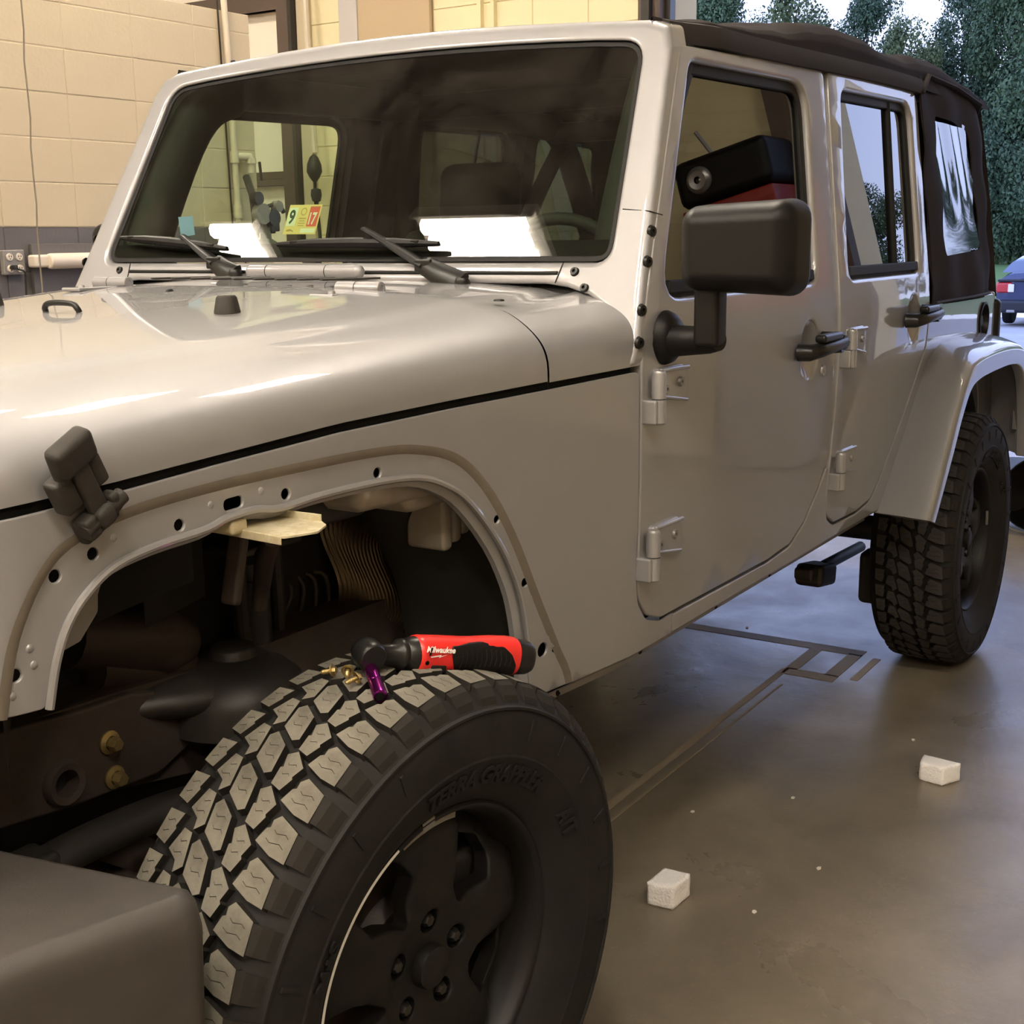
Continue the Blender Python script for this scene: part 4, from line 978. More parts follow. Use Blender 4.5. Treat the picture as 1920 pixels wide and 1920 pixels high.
def wheel(loc, rot, phase, tph, full=True, dusty=True, name='wheel', left=True):
    wh = empty(name, loc, suv, rot)
    b = MB(); pr_ = TPROF+[(.3955, .17)]+[(r_, .178-y_) for r_, y_ in TPROF[::-1]]
    b.lathe(pr_, (0, 0, 0), (0, 1, 0), 96)
    # moulded ribs on the shoulder wall, between ring and lugs
    for k in range(48):
        a_ = (k*7.5+3)*DEG
        b.box((.342*math.sin(a_), -.0415, .342*math.cos(a_)), (.006, .003, .030), 0, Matrix.Rotation(a_, 3, 'Y'), bev=0) if full and k % 2 else None
    if full:
        for txt, mid, rad_ in (('TERRA GRAPPLER', 14*DEG, .268), ('A/T', 62*DEG, .270), ('M+S', -60*DEG, .270)):
            vs, fs = text_geo(txt, .034, .0016, bold=.0012)
            out = []
            for q in vs:
                a_ = mid+q.x/.285; r_ = rad_+q.y; y_ = -(.0215+.55*(r_-.262)) if r_ < .30 else -.0405
                out.append((r_*math.sin(a_), -.0262-.37*(r_-.262)-.0015-q.z, r_*math.cos(a_)))
            b.add(out, fs)
    b.build('tire', 'tire_rubber', wh, sharp=30)
    top = ['tread_dust', 'tread_dark'] if dusty else ['tread_clean', 'tread_dark']
    if full:
        for r_ in range(5):
            first = None
            for k in range(48):
                if first is None: first = o = blk[r_].build('tread_block', top, wh, smooth=False)
                else: o = first.copy(); COL.objects.link(o); o.parent = wh
                o.rotation_euler = (0, (ROWS[r_][1]+tph+7.5*k)*DEG, 0)
    else:
        b = MB()
        for r_ in range(5):
            for k in range(48): b.add(blk[r_].v, blk[r_].f, 0, Matrix.Rotation((ROWS[r_][1]+7.5*k)*DEG, 4, 'Y'))
        o = b.build('tread_blocks', top, wh, smooth=False, merge=0); o['kind'] = 'stuff'
    # rim: flange, barrel
    b = MB(); b.lathe([(.226, .012), (.2335, .004), (.2345, -.003), (.231, -.0065), (.226, -.005), (.2225, .001), (.219, .009), (.2155, .018), (.214, .034), (.209, .05), (.205, .08), (.200, .17), (.222, .185)], (0, 0, 0), (0, 1, 0), 72)
    b.build('rim', 'rim_black', wh, sharp=50)
    SPK = [phase+72*k for k in range(5)]
    def face(u, v, d):
        r_ = math.hypot(u, v); a_ = math.degrees(math.atan2(v, u)); da = min(abs((a_-s_+180) % 360-180) for s_ in SPK)
        y = .024-.012*sm(.055, .11, r_)+.006*sm(.12, .20, r_)+.016*sm(.19, .214, r_)
        y += .020*sm(14, 26, da+ (r_-.15)*60)*sm(.085, .125, r_)
        return (u, y+d, v)
    wins = []
    for s_ in SPK:
        c = (s_+36)*DEG; q = [(.088, 0), (.150, -18.5), (.178, -15), (.186, 0), (.178, 15), (.150, 18.5)]
        wins.append(fillet([(r_*math.cos(c+a_*DEG), r_*math.sin(c+a_*DEG)) for r_, a_ in q], [.010, .012, .014, .03, .014, .012], 4))
    lugs_ = [(.0635*math.cos(s_*DEG), .0635*math.sin(s_*DEG)) for s_ in SPK]
    b = MB(); panel(b, circle((0, 0), .2145, 80), wins+[circle(c, .0165, 14) for c in lugs_], face, thick=.026, r=.0, hr=.004, step=.014, seg=.011, rings=2)
    b.build('wheel_face', 'rim_black', wh, sharp=40)
    b = MB(); b.lathe([(.0, .006), (.022, .005), (.029, .009), (.031, .016), (.031, .03)], (0, 0, 0), (0, 1, 0), 28); b.build('centre_cap', 'rim_black', wh)
    for c in lugs_:
        b = MB(); b.lathe([(.0165, .024), (.0155, .048), (0, .05)], (c[0], 0, c[1]), (0, 1, 0), 16, 1)
        b.lathe([(0, .020), (.0075, .021), (.0105, .026), (.0105, .045)], (c[0], 0, c[1]), (0, 1, 0), 6, 0); b.build('lug_nut', ['steel_dark', 'black_gap'], wh)
    b = MB(); b.lathe([(0, .09), (.155, .09), (.160, .093), (.160, .112), (0, .112)], (0, 0, 0), (0, 1, 0), 40); b.lathe([(0, .07), (.07, .07), (.085, .09)], (0, 0, 0), (0, 1, 0), 24)
    b.build('brake_disc', 'chassis_rust', wh)
    b = MB(); b.box((.125, .10, .02), (.09, .07, .16), 0, Matrix.Rotation(.2, 3, 'Y'), bev=.015); b.build('brake_caliper', 'chassis_black', wh)
    return wh
wf = wheel((0, -.8946, .4075), (1.556*DEG, 0, -4.3656*DEG), 156.8, 0)
wr = wheel((2.946, -.8946, .4050), (0, 0, 0), -95-36, 2.0, dusty=False)
wheel((2.946, .8946, .4050), (0, 0, math.pi), 20, 0, full=False, dusty=False)
wheel((0, .8946, .4075), (0, 0, math.pi-4.3656*DEG), 20, 0, full=False, dusty=False)
# scraped edge and balance weight on the front rim
b = MB(); b.lathe([(.2332, -.0062), (.2300, -.0074)], (0, 0, 0), (0, 1, 0), 60, a0=176*DEG, a1=248*DEG, ref=(1, 0, 0)); b.build('scraped_edge', 'bare_metal', wf)
b = MB(); b.lathe([(.2125, .004), (.2205, .004), (.2225, .011), (.212, .013)], (0, 0, 0), (0, 1, 0), 18, a0=252*DEG, a1=280*DEG, ref=(1, 0, 0)); b.lathe([(.2215, -.006), (.2355, -.006), (.236, 0)], (0, 0, 0), (0, 1, 0), 6, a0=260*DEG, a1=266*DEG, ref=(1, 0, 0))
b.build('balance_weight', 'dull_lead', wf)
b = MB(); b.box((.212*math.cos(8*DEG), .002, .212*math.sin(8*DEG)), (.008, .008, .05), 0, Matrix.Rotation(-8*DEG, 3, 'Y'), bev=.002); b.build('balance_weight', 'dull_lead', wr)

# ================================================================== SOFT TOP, MIRRORS, CABIN
def roofz(x):
    P_ = [(1.08, 1.768), (1.18, 1.785), (1.31, 1.812), (1.48, 1.826), (1.69, 1.846), (1.92, 1.884), (2.1, 1.905), (2.3, 1.904), (2.55, 1.886), (2.7, 1.886), (2.86, 1.910), (3.09, 1.913), (3.43, 1.876), (3.60, 1.845), (3.66, 1.80)]
    for a, c in zip(P_, P_[1:]):
        if a[0] <= x <= c[0]: t_ = (x-a[0])/(c[0]-a[0]); t_ = t_*t_*(3-2*t_); return lerp(a[1], c[1], t_)
    return P_[-1][1]
def roof_pt(x, t_):       # t_ -1..1
    s_ = abs(t_); zr = 1.762+.034*sm(1.1, 2.7, x)
    if s_ > .9: q = (s_-.9)/.1; y = lerp(.690, .704, q); z = lerp(zr+.03, zr, q)
    elif s_ > .72: q = (s_-.72)/.18; y = .60+.09*math.sin(q*math.pi/2); z = lerp(zr+.03, roofz(x), math.cos(q*math.pi/2)**.8 if q < 1 else 0)
    else: y = .60*s_/.72; z = roofz(x)+.022*(1-(s_/.72)**2)
    wr_ = .004*math.sin(x*23+s_*9)*math.sin(s_*14+x*5)
    return (x, math.copysign(y*(1-.06*(1-sm(1.1, 1.30, x))), t_), z+wr_*sm(1.0, .6, s_))
ts = sorted(set([i/30 for i in range(-30, 31)]+[.75, .78, .84, .88, .95, -.75, -.78, -.84, -.88, -.95]))
xs = [1.10+i*(3.655-1.10)/64 for i in range(65)]
b = MB(); b.grid(roof_pt, xs, ts); b.grid(lambda x, t_: V(roof_pt(x, t_))-V((0, 0, .012)), xs[::4], [q for q in ts if abs(q) < .9]); b.build('soft_top_roof', 'soft_top', suv, sharp=60)
for s_, mir in SIDES:
    b = MB(); n_ = 30
    def rail(u, v):
        x = 1.135+1.625*u; zr = 1.762+.034*sm(1.1, 2.7, x); P_ = [(.692, .030), (.712, .024), (.719, .004), (.714, -.016), (.698, -.018)]; return (x, -P_[v][0]*(1-.06*(1-sm(1.13, 1.30, x))), zr+P_[v][1])
    b.grid(rail, [i/n_ for i in range(n_+1)], [0, 1, 2, 3, 4]); b.add([rail(0, k) for k in range(5)], [(0, 1, 2, 3, 4)]); b.build('soft_top_rail', 'soft_seam', suv, mirror=mir)
    # rear quarter with clear vinyl window
    Q = fillet([(2.722, 1.160), (2.752, 1.79), (2.80, 1.835), (3.30, 1.850), (3.56, 1.83), (3.545, 1.60), (3.56, 1.40), (3.535, 1.30), (3.575, 1.155)], [.01, .02, .03, .1, .02, .05, .05, .05, .01])
    QW = fillet([(2.878, 1.302), (2.905, 1.728), (3.318, 1.710), (3.372, 1.318)], [.02, .03, .05, .02])
    def QS(u, v, d):
        wv_ = .006*math.sin(u*19+v*7)+.005*math.sin(v*31-u*11); e = sm(3.46, 3.60, u)
        return (u, -(SYv(u, v)+.006-d+wv_*.8-.05*e-.25*max(0, v-1.79)), v)
    b = MB(); panel(b, Q, [QW], QS, thick=.004, r=.0, step=.035, seg=.04); b.build('soft_top_quarter', 'soft_top', suv, mirror=mir, sharp=60)
    b = MB()
    def VS(u, v, d): k_ = .0016*math.sin(u*26+v*9)*sm(1.35, 1.6, v); return (u, -(SYv(u, v)-.002-d+k_), v)
    panel(b, inset(QW, -.012), [], VS, thick=.002, r=0, step=.022, seg=.03); b.build('quarter_window', 'vinyl', suv, mirror=mir)
    b = MB(); b.tube([QS(x, 1.168, -.006) for x in (2.725, 2.9, 3.2, 3.45, 3.56)], .008, 8, flat=.6); b.build('soft_top_hem', 'soft_seam', suv, mirror=mir)
    b = MB(); b.tube([QS(2.745, 1.78, -.005), QS(2.9, 1.845, -.002), QS(3.2, 1.835, -.004), QS(3.45, 1.80, -.008), QS(3.56, 1.77, -.01)], [.008, .016, .018, .018, .012], 8, flat=.5); b.build('soft_top_flap', 'soft_top', suv, mirror=mir)
b = MB()
def rearp(u, v): return (3.555+.05*(1-v)+.03*math.sin(v*3), u*lerp(.78, .69, v), lerp(1.15, 1.83, v))
b.grid(rearp, [-1, -.8, -.7], [i/8 for i in range(9)]); b.grid(rearp, [.7, .8, 1], [i/8 for i in range(9)]); b.grid(rearp, [i/5*.7 for i in range(-5, 6)], [.85, .92, 1]); b.grid(rearp, [i/5*.7 for i in range(-5, 6)], [0, .06, .12])
b.build('soft_top_back', 'soft_top', suv)
b = MB(); b.grid(lambda u, v: V(rearp(u, v))-V((.004, 0, 0)), [i/5*.72 for i in range(-5, 6)], [.10, .3, .5, .7, .87]); b.build('rear_window', 'vinyl', suv)

for s_, mir in SIDES:
    mr = empty('door_mirror', parent=suv)
    b = MB()
    bm = bmesh.new(); bmesh.ops.create_cube(bm, size=1)
    for q in bm.verts: q.co = V((q.co.x*.11, q.co.y*(.222), q.co.z*(.158)))
    bmesh.ops.bevel(bm, geom=[e for e in bm.edges], offset=.034, segments=6, profile=.5, affect='EDGES')
    for q in bm.verts:
        f_ = max(0, -q.co.x/.055); q.co.y *= 1-.10*f_; q.co.z *= 1-.10*f_; q.co.x -= .016*(1-(q.co.y/.11)**2)*f_
        q.co.z *= 1+.06*(-q.co.y/.11)
    bm.verts.index_update(); b.add([V(q.co)+V((.872, -.945, 1.353)) for q in bm.verts], [tuple(v.index for v in f.verts) for f in bm.faces]); bm.free()
    b.build('mirror_housing', 'black_plastic', mr, mirror=mir, sharp=70)
    b = MB(); b.box((.926, -.945, 1.353), (.006, .190, .128), 0, bev=.002); b.build('mirror_glass', 'mirror_silver', mr, mirror=mir)
    b = MB(); b.box((.868, -.886, 1.245), (.048, .048, .13), 0, bev=.010)
    b.tube([(.893, -.79, 1.188), (.885, -.82, 1.188), (.872, -.885, 1.192), (.866, -.905, 1.194)], [.034, .028, .024, .020], 20)
    b.lathe([(0, .026), (.034, .024), (.045, .014), (.050, .002), (.050, -.002)], (.897, -.785, 1.192), (0, -1, 0), 30); b.build('mirror_arm', 'black_plastic', mr, mirror=mir, sharp=50)

# cabin
cab = empty('cabin', parent=suv)
mr.rotation_euler = (0, 0, math.radians(-80)); mr.location = V((.928, .785, 0))-Matrix.Rotation(math.radians(-80), 3, 'Z') @ V((.897, .785, 0))
b = MB(); b.box((1.10, 0, 1.13), (.30, 1.34, .26), 0, bev=.05); b.box((.95, 0, 1.26), (.20, 1.30, .05), 0, bev=.02); b.build('dashboard', 'interior_black', cab)
b = MB(); c = V((1.30, -.36, 1.245)); ax = V((.93, 0, .38)).normalized(); u_ = V((0, 1, 0)); w_ = ax.cross(u_)
b.tube([c+(u_*math.cos(t_)+w_*math.sin(t_))*.185 for t_ in [2*math.pi*i/32 for i in range(33)]], .014, 10, caps=False)
for t_ in (.2, math.pi-.2, -math.pi/2): b.tube([c-ax*.03, c+(u_*math.cos(t_)+w_*math.sin(t_))*.18], .014, 8)
b.lathe([(0, -.01), (.05, -.015), (.06, -.04), (.03, -.12)], c, -ax, 18); b.build('steering_wheel', 'interior_black', cab)
def seat(x, y, wdt, tall):
    s = empty('seat', parent=suv)
    b = MB(); b.box((x, y, .86), (.50, wdt, .16), 0, bev=.05); b.build('cushion', 'seat_fabric', s)
    b = MB(); b.box((x+.30, y, 1.13), (.14, wdt*.96, .56), 0, Matrix.Rotation(.20, 3, 'Y'), bev=.06); b.build('backrest', 'seat_fabric', s)
    if tall:
        for yy in ([0] if wdt < .8 else [-.35, .35]): 
            b = MB(); b.box((x+.39, y+yy, 1.50), (.10, .27, .19), 0, Matrix.Rotation(.1, 3, 'Y'), bev=.045)
            for k in (-.06, .06): b.tube([(x+.36, y+yy+k, 1.38), (x+.38, y+yy+k, 1.46)], .007, 8)
            b.build('headrest', 'seat_fabric', s)
seat(1.62, -.37, .50, True); seat(1.62, .37, .50, True); seat(2.55, 0, 1.10, True)
b = MB()
for s_ in (-1, 1):
    b.tube(smooth_path([(.93, .66*s_, 1.24), (.985, .66*s_, 1.40), (1.13, .65*s_, 1.66), (1.25, .63*s_, 1.74), (1.45, .62*s_, 1.755), (2.05, .62*s_, 1.765), (2.7, .62*s_, 1.765), (2.95, .63*s_, 1.70), (3.25, .66*s_, 1.30), (3.3, .66*s_, 1.1)], 5), [.058]*16+[.045]*100, 12)
    b.tube(smooth_path([(2.02, .62*s_, 1.76), (2.04, .66*s_, 1.6), (2.04, .69*s_, 1.2), (2.04, .69*s_, .7)], 4), .040, 12)
    b.tube(smooth_path([(2.95, .62*s_, 1.74), (2.75, .66*s_, 1.45), (2.62, .69*s_, 1.1)], 4), .030, 10)
b.tube([(2.03, -.62, 1.765), (2.03, .62, 1.765)], .038, 12); b.tube([(2.85, -.62, 1.74), (2.85, .62, 1.74)], .036, 12)
b.tube([(2.05, -.66, 1.55), (2.05, .66, 1.10)], .022, 10); b.build('roll_bar', 'interior_black', cab)
b = MB(); b.box((2.1, 0, .64), (2.7, 1.40, .05), 0); b.box((.80, 0, .86), (.06, 1.42, .56), 0)
b.build('cabin_floor', 'interior_black', cab)

# wipers
def wiper(piv, elbow, e0, e1):
    wp = empty('wiper', parent=suv); piv, elbow, e0, e1 = map(V, (piv, elbow, e0, e1)); o_ = V((-.886, 0, .463))
    b = MB(); b.lathe([(0, .020), (.012, .019), (.016, .012), (.017, -.02)], piv, (0, 0, 1), 16)
    m_ = piv.lerp(elbow, .36)
    b.tube([piv+V((0, 0, .008)), piv.lerp(m_, .5)+o_*.008, m_+o_*.004], [.024, .023, .020], 10, flat=.55, up=(-.886, 0, .463)); b.box(m_+o_*.004, (.026, .040, .026), 0, bev=.004); b.build('wiper_head', 'handle_black', wp)
    b = MB(); b.tube([m_+o_*.002, m_.lerp(elbow, .5)+o_*.010, elbow+o_*.012], [.019, .015, .010], 8, flat=.5); b.build('wiper_arm', 'handle_black', wp)
    b = MB(); b.tube([e0+o_*.004, e0.lerp(e1, .25)+o_*.009, e0.lerp(e1, .5)+o_*.011, e0.lerp(e1, .75)+o_*.009, e1+o_*.004], [.005, .010, .011, .010, .005], 8)
    b.tube([e0, e1], .003, 6)
    d_ = (e1-e0)
    for k in range(7): b.box(e0+d_*(.12+.125*k)+o_*.010, (.008, .022, .010), 0, bev=.002)
    b.build('wiper_blade', 'black_plastic', wp)
wiper((.822, .222, 1.296), (.878, .425, 1.384), (.878, .640, 1.385), (.864, .280, 1.358))
wiper((.812, -.390, 1.282), (.880, -.105, 1.392), (.866, .130, 1.366), (.866, -.300, 1.364))

# inspection sticker and blue tape on the inside of the windshield
O_ = V((.9375, .1555, 1.4530)); A_ = V((0, -.0935, -.001)); B_ = V((-.0335, -.003, -.0633))
N_ = A_.cross(B_).normalized(); N_ = N_ if N_.x < 0 else -N_
OFF = V((-.034, 0, 0))        # glass plane sits this much in front of the reference plane
def st(a, c, k=0.0): return O_+A_*a+B_*c+V((-.0335*0, 0, 0))+N_*k
stk = empty('inspection_sticker', parent=suv)
def quad(name, m_, pts, k): b = MB(); b.add([st(a, c, k) for a, c in pts], [tuple(range(len(pts)))]); return b.build(name, m_, stk)
quad('sticker_base', 'sticker_yellow', [(0, 0), (1, 0), (1, 1), (0, 1)], 0)
quad('pale_field', 'sticker_pale', [(.03, .10), (.30, .10), (.30, .72), (.03, .72)], .0004)
quad('red_field', 'sticker_red', [(.66, .06), (.96, .06), (.96, .74), (.66, .74)], .0004)
quad('pale_field', 'sticker_pale', [(.52, .81), (.96, .81), (.96, .95), (.52, .95)], .0004)
quad('printed_bar', 'sticker_brown', [(.06, .90), (.12, .84), (.20, .83), (.28, .87), (.32, .94), (.24, .90), (.14, .91)], .0004)
for k in range(4): quad('printed_bar', 'sticker_brown', [(.38+.02*(k % 2), .46+.08*k), (.60-.02*(k % 2), .46+.08*k), (.60-.02*(k % 2), .485+.08*k), (.38+.02*(k % 2), .485+.08*k)], .0004)
b = MB(); b.add([st(.49+r_*.7*math.cos(t_), .24+r_*math.sin(t_)*1.0, .0005) for r_ in (.13, .10) for t_ in [2*math.pi*i/20 for i in range(20)]], [(i, (i+1) % 20, 20+(i+1) % 20, 20+i) for i in range(20)]); b.build('printed_seal', 'sticker_brown', stk)
def stext(s, m_, a0, c0, wa, hc, bold=0.0):
    vs, fs = text_geo(s, 1, 0, bold=bold, align='LEFT'); x0 = min(q.x for q in vs); x1 = max(q.x for q in vs); y0 = min(q.y for q in vs); y1 = max(q.y for q in vs)
    b = MB(); b.add([st(a0+wa*(q.x-x0)/(x1-x0), c0+hc*(1-(q.y-y0)/(y1-y0)), .0009) for q in vs], fs); b.build('printed_number', m_, stk)
stext('9', 'sticker_ink', .07, .17, .18, .50, .03); stext('17', 'sticker_pale', .70, .27, .22, .42, .03); quad('red_field', 'sticker_brown', [(.67, .08), (.95, .08), (.95, .10), (.67, .10)], .0006)
stext('MONTH', 'sticker_brown', .40, .44, .2, .06); 
b = MB(); b.add([(.926, .4976, 1.4334), (.927, .4507, 1.4349), (.905, .4243, 1.3921), (.902, .4672, 1.3866)], [(0, 1, 2, 3)]); b.build('blue_tape', 'tape_blue', suv)

# hood latch on the fender
lt = empty('hood_latch', parent=suv)
LT = Matrix.Translation((-.334, -.662, 1.098)) @ Matrix.Rotation(-.50, 4, 'Y') @ Matrix.Rotation(.12, 4, 'X')
def lbox(b, c, s_, mi=0, bev=.004, rx=0): b.box(LT @ V(c), s_, mi, (LT.to_3x3() @ Matrix.Rotation(rx, 3, 'X')), bev=bev)
b = MB(); lbox(b, (0, -.002, -.034), (.058, .018, .034), bev=.006); lbox(b, (-.020, -.014, -.026), (.020, .022, .028), bev=.005); lbox(b, (.022, -.014, -.022), (.016, .022, .026), bev=.007)
b.tube([LT @ V((-.03, -.016, -.026)), LT @ V((.036, -.016, -.024))], .010, 12); b.build('latch_bracket', 'grey_plastic', lt)
b = MB(); lbox(b, (0, -.016, .008), (.024, .012, .085), bev=.004); lbox(b, (0, -.020, -.024), (.026, .022, .026), bev=.008); b.build('latch_strap', 'grey_plastic', lt)
b = MB(); lbox(b, (0, -.016, .064), (.056, .026, .040), bev=.008, rx=.15); lbox(b, (-.02, -.010, .046), (.014, .018, .022), bev=.006); lbox(b, (.02, -.010, .046), (.014, .018, .022), bev=.006); b.build('latch_handle', 'grey_plastic', lt)
b = MB(); lbox(b, (-.024, -.004, .022), (.026, .024, .044), bev=.005); lbox(b, (.024, -.004, .022), (.020, .022, .040), bev=.005); lbox(b, (0, .002, .03), (.03, .016, .06), bev=.003); b.build('latch_base', 'grey_plastic', lt)

# front bumper with its end cap
bp_ = empty('front_bumper', parent=suv)
def capobj(s_):
    b = MB(); out = fillet([(-.460, -.36), (-.436, -.60), (-.386, -.862), (-.412, -.895), (-.62, -.83), (-.80, -.74), (-.88, -.60), (-.90, -.36)], [.05, .2, .02, .03, .2, .1, .08, .05], 6)
    out = resample(out, .035); lay = []
    for (ins, z) in [(.026, .7075), (.020, .706), (.011, .700), (.004, .688), (0, .664), (.004, .56), (.02, .44), (.045, .40)]:
        q = inset(out, ins) if ins else out; lay.append([(p[0], p[1]*(1 if s_ < 0 else -1), z) for p in q])
    n_ = len(out)
    for a, c in zip(lay, lay[1:]): b.add(a+c, [(i, (i+1) % n_, n_+(i+1) % n_, n_+i) for i in range(n_)])
    cx = sum(p[0] for p in lay[0])/n_; cy = sum(p[1] for p in lay[0])/n_; b.add(lay[0]+[(cx, cy, .708)], [(i, (i+1) % n_, n_) for i in range(n_)])
    b.build('bumper_end', 'bumper_plastic', bp_, sharp=80)
mat('bumper_plastic', (0.036, 0.030, 0.027), rough=0.5, noise=(5, .25, (0.058, 0.050, 0.045)), bump=(500, .3, .0005))
capobj(-1); capobj(1)
b = MB(); b.box((-.80, 0, .58), (.16, .80, .20), 0, bev=.03); b.build('bumper_beam', 'bumper_plastic', bp_)

# ================================================================== INSIDE THE WHEEL WELL
ch = empty('chassis', parent=suv)
def part(name, m_, fn, sharp=38, **k):
    b = MB(); fn(b); return b.build(name, m_, ch, sharp=sharp, **k)
for s_, mir in SIDES:
    def rail_(b):
        b.grid(lambda u, v: (u, [-.46, -.46, -.38, -.38, -.46][v], [0, 1, 1, 0, 0][v]*(lerp(.775, .755, sm(-.3, .1, u)))+(1-[0, 1, 1, 0, 0][v])*lerp(.655, .60, sm(-.3, 0, u))), [-.75, -.5, -.3, -.15, 0, .2, .5, .8], [0, 1, 2, 3, 4])
    part('frame_rail', 'chassis_rust', rail_, mirror=mir)
def plate(b):
    panel(b, fillet([(-.60, .785), (-.31, .778), (-.22, .768), (-.13, .765), (-.03, .74), (-.02, .66), (-.09, .632), (-.24, .640), (-.36, .655), (-.60, .66)], [.02, .02, .02, .03, .03, .03, .03, .02, .02, .02]), [circle((-.257, .682), .022, 18)], lambda u, v, d: (u, -.475+d, v), thick=.02, r=.005, step=.08, seg=.03)
part('front_plate', 'chassis_rust', plate)
part('frame_tube_end', 'chassis_rust', lambda b: b.lathe([(.019, -.03), (.019, .012), (.028, .014), (.031, .004), (.031, -.01)], (-.257, -.475, .682), (0, -1, 0), 24))
part('frame_hole', 'void_black', lambda b: b.lathe([(0, 0), (.021, 0)], (-.257, -.462, .682), (0, -1, 0), 20))
for (x, z) in ((-.177, .710), (-.173, .658)):
    part('frame_bolt', 'brass', lambda b: (b.lathe([(0, .020), (.0085, .020), (.010, .017), (.010, .006)], (x, -.476, z), (0, -1, 0), 6), b.lathe([(.0165, 0), (.0165, .003), (.010, .006)], (x, -.476, z), (0, -1, 0), 18)))
def tower(b):
    c = V((.060, -.48, .011))
    b.lathe([(0, .772), (.030, .772), (.034, .768), (.037, .757), (.050, .756), (.056, .748), (.080, .740), (.100, .722), (.110, .700), (.112, .66)], c, (0, 0, 1), 40)
    P_ = smooth_path([(-.22, -.40, .735), (-.12, -.435, .735), (-.04, -.465, .730), (.04, -.48, .718), (.10, -.48, .71)], 5)
    b.tube(P_, [lerp(.022, .088, (i/len(P_))**1.1) for i in range(len(P_))], 20, flat=.58)
part('spring_tower', 'chassis_black', tower, sharp=60)
def coil(b, cx=.072, cy=-.50, z0=.44, z1=.725):
    P_ = []; n_ = 5.2
    for i in range(int(n_*18)+1):
        t_ = i/18; P_.append((cx+.066*math.cos(2*math.pi*t_), cy+.066*math.sin(2*math.pi*t_), z0+(z1-z0)*t_/n_))
    b.tube(P_, .0085, 8)
part('coil_spring', 'chassis_black', coil, sharp=80)
def shock(b):
    b.lathe([(0, .235), (.022, .235), (.034, .225), (.034, .20), (.030, .195), (.030, 0), (0, 0)], (.155, -.43, .66), (.02, .02, 1), 24)
    b.lathe([(0, .02), (.010, .02), (.010, 0)], (.155, -.43, .89), (0, 0, 1), 12); b.lathe([(0, 0), (.024, 0), (.024, -.20), (0, -.20)], (.155, -.43, .66), (.02, .02, 1), 20)
part('shock_absorber', 'liner_black', shock)
part('shock_bracket', 'chassis_black', lambda b: (b.tube([(.10, -.46, .95), (.105, -.46, .80), (.12, -.46, .66)], .010, 8), b.tube([(.22, -.42, .97), (.225, -.42, .80), (.225, -.42, .60)], .012, 8), b.box((.16, -.43, .915), (.13, .10, .012), 0, bev=.004)))
part('sway_link', 'chassis_rust', lambda b: b.tube([(.03, -.60, .965), (.055, -.56, .93), (.058, -.54, .85)], [.012, .016, .012], 10))
part('fender_strut', 'chassis_rust', lambda b: (b.box((-.03, -.585, .935), (.016, .03, .10), 0, Matrix.Rotation(.25, 3, 'Y'), bev=.006),))
part('control_arm', 'chassis_black', lambda b: (b.tube(smooth_path([(-.42, -.50, .575), (-.29, -.50, .595), (-.14, -.50, .592), (-.02, -.50, .575), (.2, -.50, .53), (.6, -.48, .50)], 5), [.030]*26, 12, flat=.8), b.box((-.34, -.50, .60), (.07, .06, .04), 0, bev=.01)))
part('front_axle', 'chassis_rust', lambda b: (b.tube([(0, -.66, .4075), (0, .66, .4075)], .042, 16), b.lathe([(0, 0), (.10, 0), (.12, .02), (.12, .05), (0, .06)], (0, -.72, .4075), (0, 1, 0), 24), b.ball((.02, .25, .41), .13, 0, 14)))
part('rear_axle', 'chassis_black', lambda b: (b.tube([(2.946, -.70, .405), (2.946, .70, .405)], .042, 16), b.ball((2.946, .0, .41), .15, 0, 14)))
part('tie_rod', 'chassis_rust', lambda b: (b.tube([(-.17, -.60, .50), (-.19, .60, .48)], .020, 10),))
part('rear_control_arm', 'chassis_black', lambda b: (b.tube([(3.05, -.50, .31), (2.67, -.50, .325)], .019, 10), b.box((2.60, -.50, .315), (.15, .09, .07), 0, Matrix.Rotation(.15, 3, 'Y'), bev=.015), b.box((2.51, -.50, .34), (.07, .06, .04), 0, bev=.01)))
part('rear_brake', 'chassis_black', lambda b: (b.lathe([(0, 0), (.17, 0), (.18, .02), (.17, .05), (0, .05)], (2.946, -.72, .405), (0, 1, 0), 28), b.box((2.72, -.66, .30), (.09, .10, .17), 0, bev=.02)))
# inner panels, liner
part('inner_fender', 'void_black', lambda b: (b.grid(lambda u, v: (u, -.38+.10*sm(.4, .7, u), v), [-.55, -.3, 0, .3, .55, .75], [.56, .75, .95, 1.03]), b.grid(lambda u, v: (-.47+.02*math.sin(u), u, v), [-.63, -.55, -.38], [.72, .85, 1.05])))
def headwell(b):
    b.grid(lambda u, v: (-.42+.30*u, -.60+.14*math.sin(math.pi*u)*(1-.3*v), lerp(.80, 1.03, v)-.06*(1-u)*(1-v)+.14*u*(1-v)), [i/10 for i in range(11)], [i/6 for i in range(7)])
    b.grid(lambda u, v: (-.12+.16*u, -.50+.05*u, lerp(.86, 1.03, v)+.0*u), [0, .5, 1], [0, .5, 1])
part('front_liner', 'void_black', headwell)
part('dark_under_box', 'void_black', lambda b: (b.box((.10, .15, .43), (1.25, .80, .24), 0, bev=.04),))  # dark box added to hide the lit floor behind the control arm
part('engine_block', 'void_black', lambda b: (b.box((.18, 0, .76), (1.15, .50, .42), 0, bev=.03), b.box((.74, 0, .80), (.10, 1.36, .52), 0, bev=.02)))
